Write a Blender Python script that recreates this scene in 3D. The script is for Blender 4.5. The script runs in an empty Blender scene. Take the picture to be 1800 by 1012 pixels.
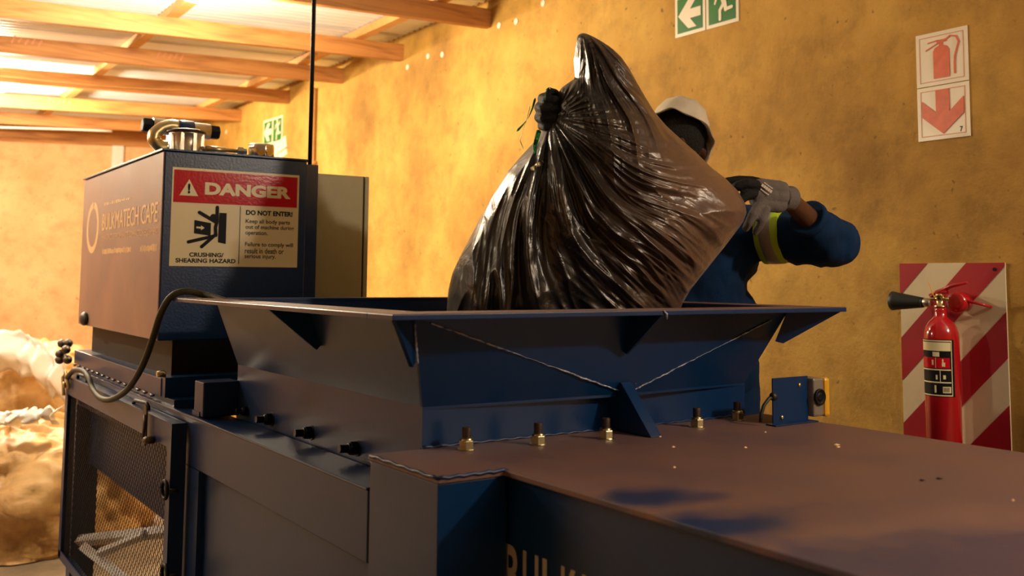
import bpy, math, random
import numpy as np
from mathutils import Vector, Matrix, noise

random.seed(7)
H = 1.40                                   # camera height above the floor
sc = bpy.context.scene
COL = sc.collection

# ------------------------------------------------------------------ camera
YAW, PITCH, ROLL = [math.radians(a) for a in (34.234, 4.947, 0.467)]
FPX, CY = 1727.8, 506 - 167.2              # focal length and principal row in pixels of 1800x1012
_cy, _sy, _ct, _st, _cr, _sr = math.cos(YAW), math.sin(YAW), math.cos(PITCH), math.sin(PITCH), math.cos(ROLL), math.sin(ROLL)
FW = Vector((_sy * _ct, _cy * _ct, _st))
_r0 = Vector((_cy, -_sy, 0)); _u0 = _r0.cross(FW)
RT = _r0 * _cr + _u0 * _sr
UP = _u0 * _cr - _r0 * _sr
CAMP = Vector((0, 0, H))


def at(px, py, x=None, y=None, z=None, d=None):
    """point of the place seen at a photo pixel, on a plane x/y/z or at a depth (z is relative to eye height)"""
    v = FW + RT * ((px - 900) / FPX) - UP * ((py - CY) / FPX)
    if d is not None: s = d
    elif x is not None: s = x / v.x
    elif y is not None: s = y / v.y
    else: s = z / v.z
    return CAMP + v * s


cam = bpy.data.cameras.new('camera'); co = bpy.data.objects.new('camera', cam); COL.objects.link(co)
cam.sensor_fit = 'HORIZONTAL'; cam.sensor_width = 36; cam.lens = FPX / 1800 * 36
cam.shift_y = -167.2 / 1800
co.matrix_world = Matrix.Translation(CAMP) @ Matrix((RT, UP, -FW)).transposed().to_4x4()
cam.clip_start = 0.02
cam.dof.use_dof = True; cam.dof.focus_distance = 2.75; cam.dof.aperture_fstop = 3.6
sc.camera = co

# ------------------------------------------------------------------ world, lamps, exposure
w = bpy.data.worlds.new('world'); sc.world = w; w.use_nodes = True
w.node_tree.nodes['Background'].inputs[0].default_value = (0.75, 0.60, 0.45, 1)
w.node_tree.nodes['Background'].inputs[1].default_value = 0.05
sc.view_settings.view_transform = 'Standard'; sc.view_settings.look = 'None'
sc.view_settings.exposure = 0.35; sc.view_settings.gamma = 1.0; sc.view_settings.use_curve_mapping = False
LAMP1 = at(345, -4, z=1.43); LAMP2 = at(-6, 156, z=1.43)
LC, LN = (1.0, 0.81, 0.55), (1.0, 0.84, 0.66)          # warm bulbs, one whiter lamp behind the viewer
LAMPS = [(LAMP1, 125, LC), (LAMP2, 260, LC), (Vector((2.86, -0.55, H + 1.27)), 100, LN),
         (Vector((-1.3, 5.0, H + 1.30)), 55, LC), (Vector((-0.35, 7.6, H + 1.30)), 190, LC)]  # first one here is added out of view to brighten the tank side
for i, (p, e, lc) in enumerate(LAMPS):
    L = bpy.data.lights.new('lamp_light', 'POINT'); L.energy = e; L.color = lc; L.shadow_soft_size = 0.06
    o = bpy.data.objects.new('lamp_light', L); o.location = p + Vector((0, 0, -0.10)); COL.objects.link(o)

# ------------------------------------------------------------------ materials
def newmat(name):
    m = bpy.data.materials.new(name); m.use_nodes = True
    nt = m.node_tree; b = nt.nodes['Principled BSDF']
    return m, nt, b


def N(nt, t, **k):
    n = nt.nodes.new(t)
    for a, v in k.items():
        if a in n.inputs.keys(): n.inputs[a].default_value = v
        else: setattr(n, a, v)
    return n


def ramp(nt, src, stops):
    r = nt.nodes.new('ShaderNodeValToRGB'); e = r.color_ramp.elements
    while len(e) < len(stops): e.new(0.5)
    for i, (p, c) in enumerate(stops):
        e[i].position = p; e[i].color = (c[0], c[1], c[2], 1) if not isinstance(c, (int, float)) else (c, c, c, 1)
    nt.links.new(src, r.inputs[0]); return r


def mat(name, col, rough=0.5, metal=0.0, var=0.0, scale=8.0, bump=0.0, bscale=60.0, coat=0.0, spec=0.5, stretch=None, col2=None, emis=None, rvar=0.0):
    m, nt, b = newmat(name)
    b.inputs['Roughness'].default_value = rough; b.inputs['Metallic'].default_value = metal
    b.inputs['Specular IOR Level'].default_value = spec
    if coat: b.inputs['Coat Weight'].default_value = coat; b.inputs['Coat Roughness'].default_value = 0.12
    tc = N(nt, 'ShaderNodeTexCoord'); mp = N(nt, 'ShaderNodeMapping'); nt.links.new(tc.outputs['Object'], mp.inputs[0])
    if stretch: mp.inputs['Scale'].default_value = stretch
    nz = N(nt, 'ShaderNodeTexNoise', Scale=scale, Detail=6.0, Roughness=0.6); nt.links.new(mp.outputs[0], nz.inputs['Vector'])
    c2 = col2 if col2 else tuple(c * (1 - var) for c in col)
    if var or col2:
        r = ramp(nt, nz.outputs[0], [(0.32, c2), (0.68, col)]); nt.links.new(r.outputs[0], b.inputs['Base Color'])
    else: b.inputs['Base Color'].default_value = (*col, 1)
    if rvar:
        r = ramp(nt, nz.outputs[0], [(0.3, rough - rvar), (0.7, rough + rvar)]); nt.links.new(r.outputs[0], b.inputs['Roughness'])
    if bump:
        n2 = N(nt, 'ShaderNodeTexNoise', Scale=bscale, Detail=4.0); nt.links.new(mp.outputs[0], n2.inputs['Vector'])
        bp = N(nt, 'ShaderNodeBump', Strength=bump, Distance=0.01); nt.links.new(n2.outputs[0], bp.inputs['Height'])
        nt.links.new(bp.outputs[0], b.inputs['Normal'])
    if emis: b.inputs['Emission Color'].default_value = (*emis[0], 1); b.inputs['Emission Strength'].default_value = emis[1]
    return m


def wall_mat(name, c1, c2, c3):
    """trowelled mud plaster: large stains, small blotches, dark nicks"""
    m, nt, b = newmat(name); b.inputs['Roughness'].default_value = 0.85
    tc = N(nt, 'ShaderNodeTexCoord')
    n1 = N(nt, 'ShaderNodeTexNoise', Scale=1.3, Detail=8.0, Roughness=0.62); nt.links.new(tc.outputs['Object'], n1.inputs['Vector'])
    r1 = ramp(nt, n1.outputs[0], [(0.30, c3), (0.5, c2), (0.68, c1)])
    n2 = N(nt, 'ShaderNodeTexNoise', Scale=7.0, Detail=8.0, Roughness=0.7); nt.links.new(tc.outputs['Object'], n2.inputs['Vector'])
    r2 = ramp(nt, n2.outputs[0], [(0.33, 0.62), (0.52, 1.0)])
    mx = N(nt, 'ShaderNodeMix', data_type='RGBA', blend_type='MULTIPLY'); mx.inputs[0].default_value = 0.6
    nt.links.new(r1.outputs[0], mx.inputs[6]); nt.links.new(r2.outputs[0], mx.inputs[7])
    n3 = N(nt, 'ShaderNodeTexNoise', Scale=26.0, Detail=2.0); nt.links.new(tc.outputs['Object'], n3.inputs['Vector'])
    r3 = ramp(nt, n3.outputs[0], [(0.24, 0.35), (0.30, 1.0)])
    m2 = N(nt, 'ShaderNodeMix', data_type='RGBA', blend_type='MULTIPLY'); m2.inputs[0].default_value = 0.8
    nt.links.new(mx.outputs[2], m2.inputs[6]); nt.links.new(r3.outputs[0], m2.inputs[7])
    nt.links.new(m2.outputs[2], b.inputs['Base Color'])
    bp = N(nt, 'ShaderNodeBump', Strength=0.55, Distance=0.012); n4 = N(nt, 'ShaderNodeTexNoise', Scale=14.0, Detail=9.0, Roughness=0.7)
    nt.links.new(tc.outputs['Object'], n4.inputs['Vector']); nt.links.new(n4.outputs[0], bp.inputs['Height'])
    nt.links.new(bp.outputs[0], b.inputs['Normal'])
    return m


def paint(name, dust=0.0, dcol=(0.20, 0.105, 0.075), blue=(0.001, 0.028, 0.110), rough=0.30, orange_peel=0.05, blobs=()):
    """blue machine enamel with a patchy overlay (brown dust; on the tank side a painted reflection) and wiped patches"""
    m, nt, b = newmat(name)
    tc = N(nt, 'ShaderNodeTexCoord')
    n1 = N(nt, 'ShaderNodeTexNoise', Scale=3.0, Detail=9.0, Roughness=0.65); nt.links.new(tc.outputs['Object'], n1.inputs['Vector'])
    f = ramp(nt, n1.outputs[0], [(0.30, max(0, dust - 0.20)), (0.62, min(1, dust * 1.14))]).outputs[0]
    geo = N(nt, 'ShaderNodeNewGeometry')
    for (bx, by, rx, ry, amt) in blobs:            # wiped places, in world metres
        s = N(nt, 'ShaderNodeVectorMath', operation='SUBTRACT'); nt.links.new(geo.outputs['Position'], s.inputs[0]); s.inputs[1].default_value = (bx, by, 0)
        mm = N(nt, 'ShaderNodeVectorMath', operation='MULTIPLY'); nt.links.new(s.outputs[0], mm.inputs[0]); mm.inputs[1].default_value = (1 / rx, 1 / ry, 0)
        ln = N(nt, 'ShaderNodeVectorMath', operation='LENGTH'); nt.links.new(mm.outputs[0], ln.inputs[0])
        nn = N(nt, 'ShaderNodeTexNoise', Scale=9.0, Detail=5.0); nt.links.new(tc.outputs['Object'], nn.inputs['Vector'])
        ad = N(nt, 'ShaderNodeMath', operation='MULTIPLY_ADD'); nt.links.new(nn.outputs[0], ad.inputs[0]); ad.inputs[1].default_value = 1.6; nt.links.new(ln.outputs['Value'], ad.inputs[2])
        rr = ramp(nt, ad.outputs[0], [(0.0, 1 - amt), (0.62, 1 - amt), (1.0, 1.0)])
        # ramp input is clamped to 0..1, bring the useful range there
        sc_ = N(nt, 'ShaderNodeMath', operation='MULTIPLY'); nt.links.new(ad.outputs[0], sc_.inputs[0]); sc_.inputs[1].default_value = 0.55
        nt.links.new(sc_.outputs[0], rr.inputs[0])
        mu = N(nt, 'ShaderNodeMath', operation='MULTIPLY'); nt.links.new(f, mu.inputs[0]); nt.links.new(rr.outputs[0], mu.inputs[1]); f = mu.outputs[0]
    mx = N(nt, 'ShaderNodeMix', data_type='RGBA'); nt.links.new(f, mx.inputs[0])
    mx.inputs[6].default_value = (*blue, 1); mx.inputs[7].default_value = (*dcol, 1)
    nt.links.new(mx.outputs[2], b.inputs['Base Color'])
    rm = N(nt, 'ShaderNodeMapRange'); rm.inputs[3].default_value = rough; rm.inputs[4].default_value = 0.62
    nt.links.new(f, rm.inputs[0]); nt.links.new(rm.outputs[0], b.inputs['Roughness'])
    n2 = N(nt, 'ShaderNodeTexNoise', Scale=120.0, Detail=3.0); nt.links.new(tc.outputs['Object'], n2.inputs['Vector'])
    bp = N(nt, 'ShaderNodeBump', Strength=orange_peel, Distance=0.004); nt.links.new(n2.outputs[0], bp.inputs['Height'])
    nt.links.new(bp.outputs[0], b.inputs['Normal'])
    return m


def wood_mat(name, c1, c2):
    m, nt, b = newmat(name); b.inputs['Roughness'].default_value = 0.6
    tc = N(nt, 'ShaderNodeTexCoord'); mp = N(nt, 'ShaderNodeMapping'); nt.links.new(tc.outputs['Object'], mp.inputs[0])
    mp.inputs['Scale'].default_value = (0.9, 9, 9)
    n1 = N(nt, 'ShaderNodeTexNoise', Scale=2.4, Detail=7.0, Distortion=1.2); nt.links.new(mp.outputs[0], n1.inputs['Vector'])
    r = ramp(nt, n1.outputs[0], [(0.3, c2), (0.6, c1)])
    v = N(nt, 'ShaderNodeTexVoronoi', Scale=1.3); mp2 = N(nt, 'ShaderNodeMapping'); mp2.inputs['Scale'].default_value = (1.2, 4, 4)
    nt.links.new(tc.outputs['Object'], mp2.inputs[0]); nt.links.new(mp2.outputs[0], v.inputs['Vector'])
    r2 = ramp(nt, v.outputs['Distance'], [(0.05, 0.30), (0.13, 1.0)])
    mx = N(nt, 'ShaderNodeMix', data_type='RGBA', blend_type='MULTIPLY'); mx.inputs[0].default_value = 0.8
    nt.links.new(r.outputs[0], mx.inputs[6]); nt.links.new(r2.outputs[0], mx.inputs[7]); nt.links.new(mx.outputs[2], b.inputs['Base Color'])
    return m


M = {}
M['wall'] = wall_mat('plaster_ochre', (0.64, 0.39, 0.082), (0.51, 0.285, 0.050), (0.28, 0.140, 0.022))
M['wallb'] = wall_mat('plaster_pale', (0.84, 0.55, 0.28), (0.78, 0.46, 0.22), (0.60, 0.32, 0.13))
M['floor'] = mat('floor_concrete', (0.30, 0.22, 0.14), 0.8, var=0.5, scale=4, bump=0.3, bscale=20)
M['wood'] = wood_mat('pine_beam', (0.54, 0.245, 0.070), (0.34, 0.135, 0.036))
M['woodl'] = wood_mat('pine_batten', (0.62, 0.33, 0.11), (0.55, 0.28, 0.08))
M['tin'] = mat('galvanised_sheet', (0.84, 0.91, 1.0), 0.32, metal=0.3, var=0.2, scale=1.4, stretch=(1, 6, 1))
M['blue'] = paint('machine_blue', dust=0.0)
M['blued'] = paint('machine_blue_dusty_side', dust=0.05, rough=0.33)
M['rimtop'] = paint('machine_blue_dusty_rim', dust=0.85, rough=0.4)
M['blued'].node_tree.nodes['Principled BSDF'].inputs['Specular IOR Level'].default_value = 0.38
_a = at(1150, 875, z=-0.36); _b = at(1275, 925, z=-0.36); _c = at(1750, 985, z=-.36); _d = at(1450, 990, z=-.36)
M['top'] = paint('machine_blue_dusty_top', dust=0.80, rough=0.28, orange_peel=0.12,
                 blobs=[(_a.x, _a.y, 0.15, 0.08, 0.85), (_b.x, _b.y, 0.20, 0.11, 0.95), (_c.x, _c.y, 0.30, 0.16, 0.55), (_d.x, _d.y, 0.28, 0.10, 0.6)])
M['tank'] = paint('tank_blue', dust=0.0, rough=0.33, orange_peel=0.16)
M['tankside'] = paint('tank_blue_painted_reflection', dust=0.80, dcol=(0.46, 0.24, 0.145), rough=0.30, orange_peel=0.05)  # reflection of the lit wall painted in as a peach overlay
M['black'] = mat('black_metal', (0.008, 0.008, 0.010), 0.55, var=0.3, spec=0.2)
M['rubber'] = mat('black_rubber', (0.018, 0.018, 0.015), 0.5, bump=0.1)
M['hose'] = mat('olive_rubber', (0.040, 0.036, 0.016), 0.6, spec=0.25)
M['zinc'] = mat('zinc_yellow', (0.62, 0.55, 0.34), 0.28, metal=1.0, var=0.3, scale=40)
M['bolt'] = mat('dark_thread', (0.09, 0.07, 0.06), 0.5, metal=0.8, bump=0.3)
M['boltd'] = mat('dark_bolt', (0.03, 0.03, 0.03), 0.3, metal=0.9)
M['weld'] = mat('weld_bead', (0.70, 0.76, 0.88), 0.25, metal=0.3, var=0.7, scale=45, col2=(0.05, 0.09, 0.22), bump=0.6, bscale=150)
M['alu'] = mat('cast_aluminium', (0.62, 0.56, 0.44), 0.35, metal=0.9, var=0.2, bump=0.1)
M['chrome'] = mat('chrome', (0.85, 0.78, 0.62), 0.1, metal=1.0)
M['brassy'] = mat('brass_pipe', (0.62, 0.50, 0.26), 0.32, metal=0.9)
M['cab'] = mat('beige_enamel', (0.42, 0.37, 0.17), 0.38, bump=0.15, bscale=200, var=0.08)
M['cream'] = mat('sticker_cream', (0.88, 0.78, 0.46), 0.35)
M['sred'] = mat('sticker_red', (0.62, 0.008, 0.020), 0.16, spec=0.35, bump=0.04, bscale=90)
M['sblack'] = mat('sticker_black', (0.008, 0.008, 0.010), 0.5, spec=0.15)
M['decal'] = mat('decal_print', (0.92, 0.64, 0.36), 0.35, spec=0.6)
M['letter'] = mat('letter_print', (0.55, 0.50, 0.40), 0.35)
M['signw'] = mat('sign_white', (0.82, 0.74, 0.58), 0.28, var=0.06)
M['signr'] = mat('sign_orange_red', (0.72, 0.13, 0.05), 0.35, var=0.2, scale=30)
M['signrl'] = mat('sign_faded_red', (0.62, 0.25, 0.13), 0.4)
M['green'] = mat('sign_green', (0.010, 0.135, 0.022), 0.4, spec=0.2, col2=(0.03, 0.19, 0.02), scale=3)
M['boardred'] = mat('board_red', (0.42, 0.012, 0.022), 0.4, var=0.2, scale=5)
M['boardw'] = mat('board_white', (0.74, 0.64, 0.42), 0.45, var=0.1, scale=4)
M['extred'] = mat('extinguisher_red', (0.50, 0.010, 0.014), 0.14, coat=0.6)
M['brass'] = mat('brass', (0.78, 0.60, 0.28), 0.25, metal=1.0)
M['horn'] = mat('horn_plastic', (0.015, 0.02, 0.017), 0.5)
M['yellow'] = mat('yellow_plastic', (0.80, 0.42, 0.03), 0.35)
M['grey'] = mat('grey_plastic', (0.22, 0.19, 0.16), 0.4)
M['pvc'] = mat('white_pvc', (0.80, 0.76, 0.70), 0.4)
M['cloth'] = mat('blue_cotton', (0.003, 0.028, 0.095), 0.85, var=0.35, scale=12, bump=0.35, bscale=350, spec=0.2)
M['lime'] = mat('lime_tape', (0.42, 0.62, 0.015), 0.6)
M['silver'] = mat('silver_tape', (0.30, 0.26, 0.20), 0.4, var=0.1)
M['skin'] = mat('dark_skin', (0.115, 0.045, 0.020), 0.45, var=0.25, scale=14, bump=0.1, bscale=120)
M['hair'] = mat('black_hair', (0.008, 0.007, 0.006), 0.8, bump=0.8, bscale=200)
M['hat'] = mat('white_cotton', (0.72, 0.66, 0.52), 0.85, var=0.08, bump=0.3, bscale=300)
M['glove'] = mat('grey_knit', (0.20, 0.175, 0.165), 0.85, var=0.2, bump=0.8, bscale=420)
M['gloveb'] = mat('black_latex', (0.006, 0.006, 0.008), 0.6, spec=0.25, bump=0.5, bscale=300)
M['boot'] = mat('boot_leather', (0.03, 0.02, 0.015), 0.5)
M['steelp'] = mat('pale_steel', (0.88, 0.86, 0.88), 0.45, var=0.15)
M['ribbon'] = mat('green_ribbon', (0.01, 0.16, 0.03), 0.4)
M['eye'] = mat('eye_white', (0.7, 0.66, 0.6), 0.2)
M['lampglass'] = mat('lamp_glass', (0.9, 0.9, 0.9), 0.3, emis=((1.0, 0.86, 0.62), 14.0))


def sack_mat():
    m, nt, b = newmat('woven_sack'); b.inputs['Roughness'].default_value = 0.5
    tc = N(nt, 'ShaderNodeTexCoord'); n = N(nt, 'ShaderNodeTexNoise', Scale=3.0, Detail=8.0, Roughness=0.7); nt.links.new(tc.outputs['Object'], n.inputs['Vector'])
    r = ramp(nt, n.outputs[0], [(0.3, (0.30, 0.15, 0.05)), (0.5, (0.58, 0.35, 0.13)), (0.7, (0.70, 0.46, 0.20))]); nt.links.new(r.outputs[0], b.inputs['Base Color'])
    w1 = N(nt, 'ShaderNodeTexNoise', Scale=5.0, Detail=2.5, Distortion=1.5); nt.links.new(tc.outputs['Object'], w1.inputs['Vector'])
    bp = N(nt, 'ShaderNodeBump', Strength=0.45, Distance=0.03); nt.links.new(w1.outputs[0], bp.inputs['Height']); nt.links.new(bp.outputs[0], b.inputs['Normal'])
    return m


def bag_mat():
    m, nt, b = newmat('black_polythene')
    tc = N(nt, 'ShaderNodeTexCoord')
    n = N(nt, 'ShaderNodeTexNoise', Scale=2.2, Detail=4.0); nt.links.new(tc.outputs['Object'], n.inputs['Vector'])
    r = ramp(nt, n.outputs[0], [(0.35, (0.006, 0.005, 0.004)), (0.65, (0.018, 0.013, 0.010))])
    # browner along x: sheen on the stretched film painted into the base colour
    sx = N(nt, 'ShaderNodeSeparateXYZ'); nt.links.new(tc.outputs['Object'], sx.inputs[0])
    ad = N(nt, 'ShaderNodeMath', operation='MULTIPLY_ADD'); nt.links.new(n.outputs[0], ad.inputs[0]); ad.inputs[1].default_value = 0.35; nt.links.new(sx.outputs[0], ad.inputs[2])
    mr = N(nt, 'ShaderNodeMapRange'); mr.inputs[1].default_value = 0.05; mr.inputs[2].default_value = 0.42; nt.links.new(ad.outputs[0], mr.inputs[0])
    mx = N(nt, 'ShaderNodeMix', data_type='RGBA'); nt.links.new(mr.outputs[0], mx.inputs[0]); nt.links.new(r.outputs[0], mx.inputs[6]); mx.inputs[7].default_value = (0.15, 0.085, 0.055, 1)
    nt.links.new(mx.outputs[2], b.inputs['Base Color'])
    b.inputs['Roughness'].default_value = 0.33; b.inputs['Specular IOR Level'].default_value = 0.62
    b.inputs['Sheen Weight'].default_value = 0.15; b.inputs['Sheen Roughness'].default_value = 0.4
    n2 = N(nt, 'ShaderNodeTexNoise', Scale=9.0, Detail=4.0, Distortion=1.2); nt.links.new(tc.outputs['Object'], n2.inputs['Vector'])
    bp = N(nt, 'ShaderNodeBump', Strength=0.35, Distance=0.02); nt.links.new(n2.outputs[0], bp.inputs['Height']); nt.links.new(bp.outputs[0], b.inputs['Normal'])
    return m


def film_mat():
    m, nt, b = newmat('clear_film'); b.inputs['Base Color'].default_value = (0.85, 0.80, 0.74, 1); b.inputs['Roughness'].default_value = 0.2
    b.inputs['Coat Weight'].default_value = 0.5
    return m


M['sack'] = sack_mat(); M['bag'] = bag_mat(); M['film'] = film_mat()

# ------------------------------------------------------------------ mesh helpers
V3 = Vector


class MB:
    def __init__(s): s.v = []; s.f = []; s.sm = []; s.mi = []; s.cur = 0

    def add(s, vs, fs, smooth=False):
        o = len(s.v); s.v += [tuple(v) for v in vs]
        for f in fs: s.f.append([i + o for i in f]); s.sm.append(smooth); s.mi.append(s.cur)
        return s

    def box(s, x0, x1, y0, y1, z0, z1):
        vs = [(x, y, z) for x in (x0, x1) for y in (y0, y1) for z in (z0, z1)]
        return s.add(vs, [(0, 1, 3, 2), (4, 6, 7, 5), (0, 4, 5, 1), (2, 3, 7, 6), (0, 2, 6, 4), (1, 5, 7, 3)])

    def boxz(s, x0, x1, y0, y1, z0, z1): return s.box(x0, x1, y0, y1, z0 + H, z1 + H)

    def hexa(s, b, t):
        """b, t: 4 bottom and 4 top points"""
        return s.add(list(b) + list(t), [(3, 2, 1, 0), (4, 5, 6, 7), (0, 1, 5, 4), (1, 2, 6, 5), (2, 3, 7, 6), (3, 0, 4, 7)])

    def prism(s, pts, vec, smooth=False):
        n = len(pts); pts = [V3(p) for p in pts]; vec = V3(vec)
        vs = pts + [p + vec for p in pts]
        s.add(vs, [list(range(n))[::-1], list(range(n, 2 * n))])
        o = len(s.v) - 2 * n
        for i in range(n): s.f.append([o + i, o + (i + 1) % n, o + n + (i + 1) % n, o + n + i]); s.sm.append(smooth); s.mi.append(s.cur)
        return s

    def plate(s, pts, t):
        """flat panel through pts, thickness t along its normal"""
        pts = [V3(p) for p in pts]; n = (pts[1] - pts[0]).cross(pts[2] - pts[0]).normalized()
        return s.prism(pts, n * t)

    def tube(s, path, r, seg=12, cap=True, smooth=True):
        path = [V3(p) for p in path]; n = len(path)
        rs = r if isinstance(r, (list, tuple)) else [r] * n
        t0 = (path[1] - path[0]).normalized()
        a = V3((0, 0, 1)) if abs(t0.z) < 0.9 else V3((1, 0, 0))
        u = t0.cross(a).normalized(); rings = []
        for i, p in enumerate(path):
            t = (path[min(i + 1, n - 1)] - path[max(i - 1, 0)]).normalized()
            u = (u - t * u.dot(t)).normalized(); v = t.cross(u)
            rings.append([p + (u * math.cos(k * 2 * math.pi / seg) + v * math.sin(k * 2 * math.pi / seg)) * rs[i] for k in range(seg)])
        vs = [q for rg in rings for q in rg]; fs = []
        for i in range(n - 1):
            for k in range(seg):
                k2 = (k + 1) % seg; fs.append((i * seg + k, i * seg + k2, (i + 1) * seg + k2, (i + 1) * seg + k))
        s.add(vs, fs, smooth)
        if cap:
            o = len(s.v) - n * seg
            s.f.append([o + k for k in range(seg)][::-1]); s.sm.append(False); s.mi.append(s.cur)
            s.f.append([o + (n - 1) * seg + k for k in range(seg)]); s.sm.append(False); s.mi.append(s.cur)
        return s

    def lathe(s, base, axis, prof, seg=28, smooth=True):
        """prof: list of (distance along axis, radius)"""
        base = V3(base); axis = V3(axis).normalized()
        a = V3((0, 0, 1)) if abs(axis.z) < 0.9 else V3((1, 0, 0)); u = axis.cross(a).normalized(); v = axis.cross(u)
        vs = []; fs = []; n = len(prof)
        for h, r in prof:
            for k in range(seg):
                an = k * 2 * math.pi / seg; vs.append(base + axis * h + (u * math.cos(an) + v * math.sin(an)) * max(r, 1e-5))
        for i in range(n - 1):
            for k in range(seg):
                k2 = (k + 1) % seg; fs.append((i * seg + k, i * seg + k2, (i + 1) * seg + k2, (i + 1) * seg + k))
        s.add(vs, fs, smooth); o = len(s.v) - n * seg
        s.f.append([o + k for k in range(seg)][::-1]); s.sm.append(False); s.mi.append(s.cur)
        s.f.append([o + (n - 1) * seg + k for k in range(seg)]); s.sm.append(False); s.mi.append(s.cur)
        return s

    def build(s, name, m, parent=None, bevel=0.0, origin=None, angle=False):
        me = bpy.data.meshes.new(name); vs = np.array(s.v, float)
        if parent is not None: org = np.array(parent_world(parent))
        elif origin is not None: org = np.array(origin, float)
        else:
            lo, hi = vs.min(0), vs.max(0); org = np.array([(lo[0] + hi[0]) / 2, (lo[1] + hi[1]) / 2, lo[2]])
        own = org
        if parent is not None:                       # a part's own origin sits at its middle
            own = (vs.min(0) + vs.max(0)) / 2
        me.from_pydata([tuple(q) for q in (vs - own)], [], s.f)
        for p, q, k in zip(me.polygons, s.sm, s.mi): p.use_smooth = q; p.material_index = k
        me.validate(); me.update()
        o = bpy.data.objects.new(name, me); COL.objects.link(o)
        for mm in (m if isinstance(m, (list, tuple)) else [m]): me.materials.append(M[mm] if isinstance(mm, str) else mm)
        if parent is not None: o.parent = parent; o.location = own - org
        else: o.location = own
        WORLD[o.name] = V3(own)
        if bevel:
            b = o.modifiers.new('bevel', 'BEVEL'); b.width = bevel; b.segments = 2; b.limit_method = 'ANGLE'; b.angle_limit = math.radians(40)
            b.harden_normals = False
        return o


WORLD = {}


def parent_world(p): return WORLD[p.name]


def thing(name, label, cat, loc, group=None):
    o = bpy.data.objects.new(name, None); o.empty_display_size = 0.1; COL.objects.link(o); o.location = loc; WORLD[o.name] = V3(loc)
    o['label'] = label; o['category'] = cat
    if group: o['group'] = group
    return o


def tag(o, label, cat, group=None, kind=None):
    o['label'] = label; o['category'] = cat
    if group: o['group'] = group
    if kind: o['kind'] = kind
    return o


def struct(o): o['kind'] = 'structure'; return o


def lab(o, t): o['label'] = t; return o


_txt = {}


def text_geo(s, bold=0.0):
    """2-D outline triangles of a word in the built-in face, scaled to its own bounding box 0..1"""
    k = (s, bold)
    if k not in _txt:
        c = bpy.data.curves.new('t', 'FONT'); c.body = s; c.size = 1; c.offset = bold; c.fill_mode = 'FRONT'; c.resolution_u = 4
        o = bpy.data.objects.new('t', c); COL.objects.link(o)
        bpy.context.view_layer.update()
        ev = o.evaluated_get(bpy.context.evaluated_depsgraph_get()); me = ev.to_mesh()
        vs = np.array([v.co[:2] for v in me.vertices]); fs = [tuple(p.vertices) for p in me.polygons]
        ev.to_mesh_clear(); bpy.data.objects.remove(o); bpy.data.curves.remove(c)
        lo, hi = vs.min(0), vs.max(0); _txt[k] = ((vs - lo) / (hi - lo), fs, (hi - lo)[0] / (hi - lo)[1])
    return _txt[k]


class Pl:
    """drawing plane: origin, u, v unit vectors, n normal"""
    def __init__(s, o, u, v): s.o = V3(o); s.u = V3(u); s.v = V3(v); s.n = s.u.cross(s.v)

    def p(s, a, b, n=0): return s.o + s.u * a + s.v * b + s.n * n

    def rect(s, mb, a0, a1, b0, b1, n0, n1):
        return mb.hexa([s.p(a0, b0, n0), s.p(a1, b0, n0), s.p(a1, b1, n0), s.p(a0, b1, n0)], [s.p(a0, b0, n1), s.p(a1, b0, n1), s.p(a1, b1, n1), s.p(a0, b1, n1)])

    step = 0

    def poly(s, mb, pts, n0, n1):
        Pl.step = (Pl.step + 1) % 13                 # overlapping strokes never share one surface
        return mb.prism([s.p(a, b, n0) for a, b in pts], s.n * (n1 - n0 + .00012 * Pl.step))

    def disc(s, mb, a, b, r, n0, n1, seg=24, ry=None):
        return s.poly(mb, [(a + r * math.cos(k * 2 * math.pi / seg), b + (ry or r) * math.sin(k * 2 * math.pi / seg)) for k in range(seg)], n0, n1)

    def bar(s, mb, a0, b0, a1, b1, w, n0, n1, rnd=True):
        d = V3((a1 - a0, b1 - b0)).normalized(); q = V3((-d.y, d.x)) * w / 2
        pts = []
        k = 6 if rnd else 1
        base = math.atan2(q.y, q.x)
        if rnd:
            for i in range(k + 1): an = base + math.pi * i / k; pts.append((a0 + math.cos(an) * w / 2, b0 + math.sin(an) * w / 2))
            for i in range(k + 1): an = base + math.pi + math.pi * i / k; pts.append((a1 + math.cos(an) * w / 2, b1 + math.sin(an) * w / 2))
        else: pts = [(a0 + q.x, b0 + q.y), (a0 - q.x, b0 - q.y), (a1 - q.x, b1 - q.y), (a1 + q.x, b1 + q.y)]
        return s.poly(mb, pts, n0, n1)

    def text(s, mb, t, a0, a1, b0, b1, n, bold=0.0, slant=0.0):
        vs, fs, _ = text_geo(t, bold)
        return mb.add([s.p(a0 + (a1 - a0) * x, b0 + (b1 - b0) * y + slant * x, n) for x, y in vs], fs)


def capsule(mb, a, b, ra, rb, seg=16, k=5):
    a = V3(a); b = V3(b); ax = (b - a); L = ax.length; ax.normalize(); prof = []
    for i in range(k + 1): t = -math.pi / 2 + (math.pi / 2) * i / k; prof.append((ra * math.sin(t), ra * math.cos(t)))
    for i in range(k + 1): t = (math.pi / 2) * i / k; prof.append((L + rb * math.sin(t), rb * math.cos(t)))
    return mb.lathe(a, ax, prof, seg)


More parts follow.
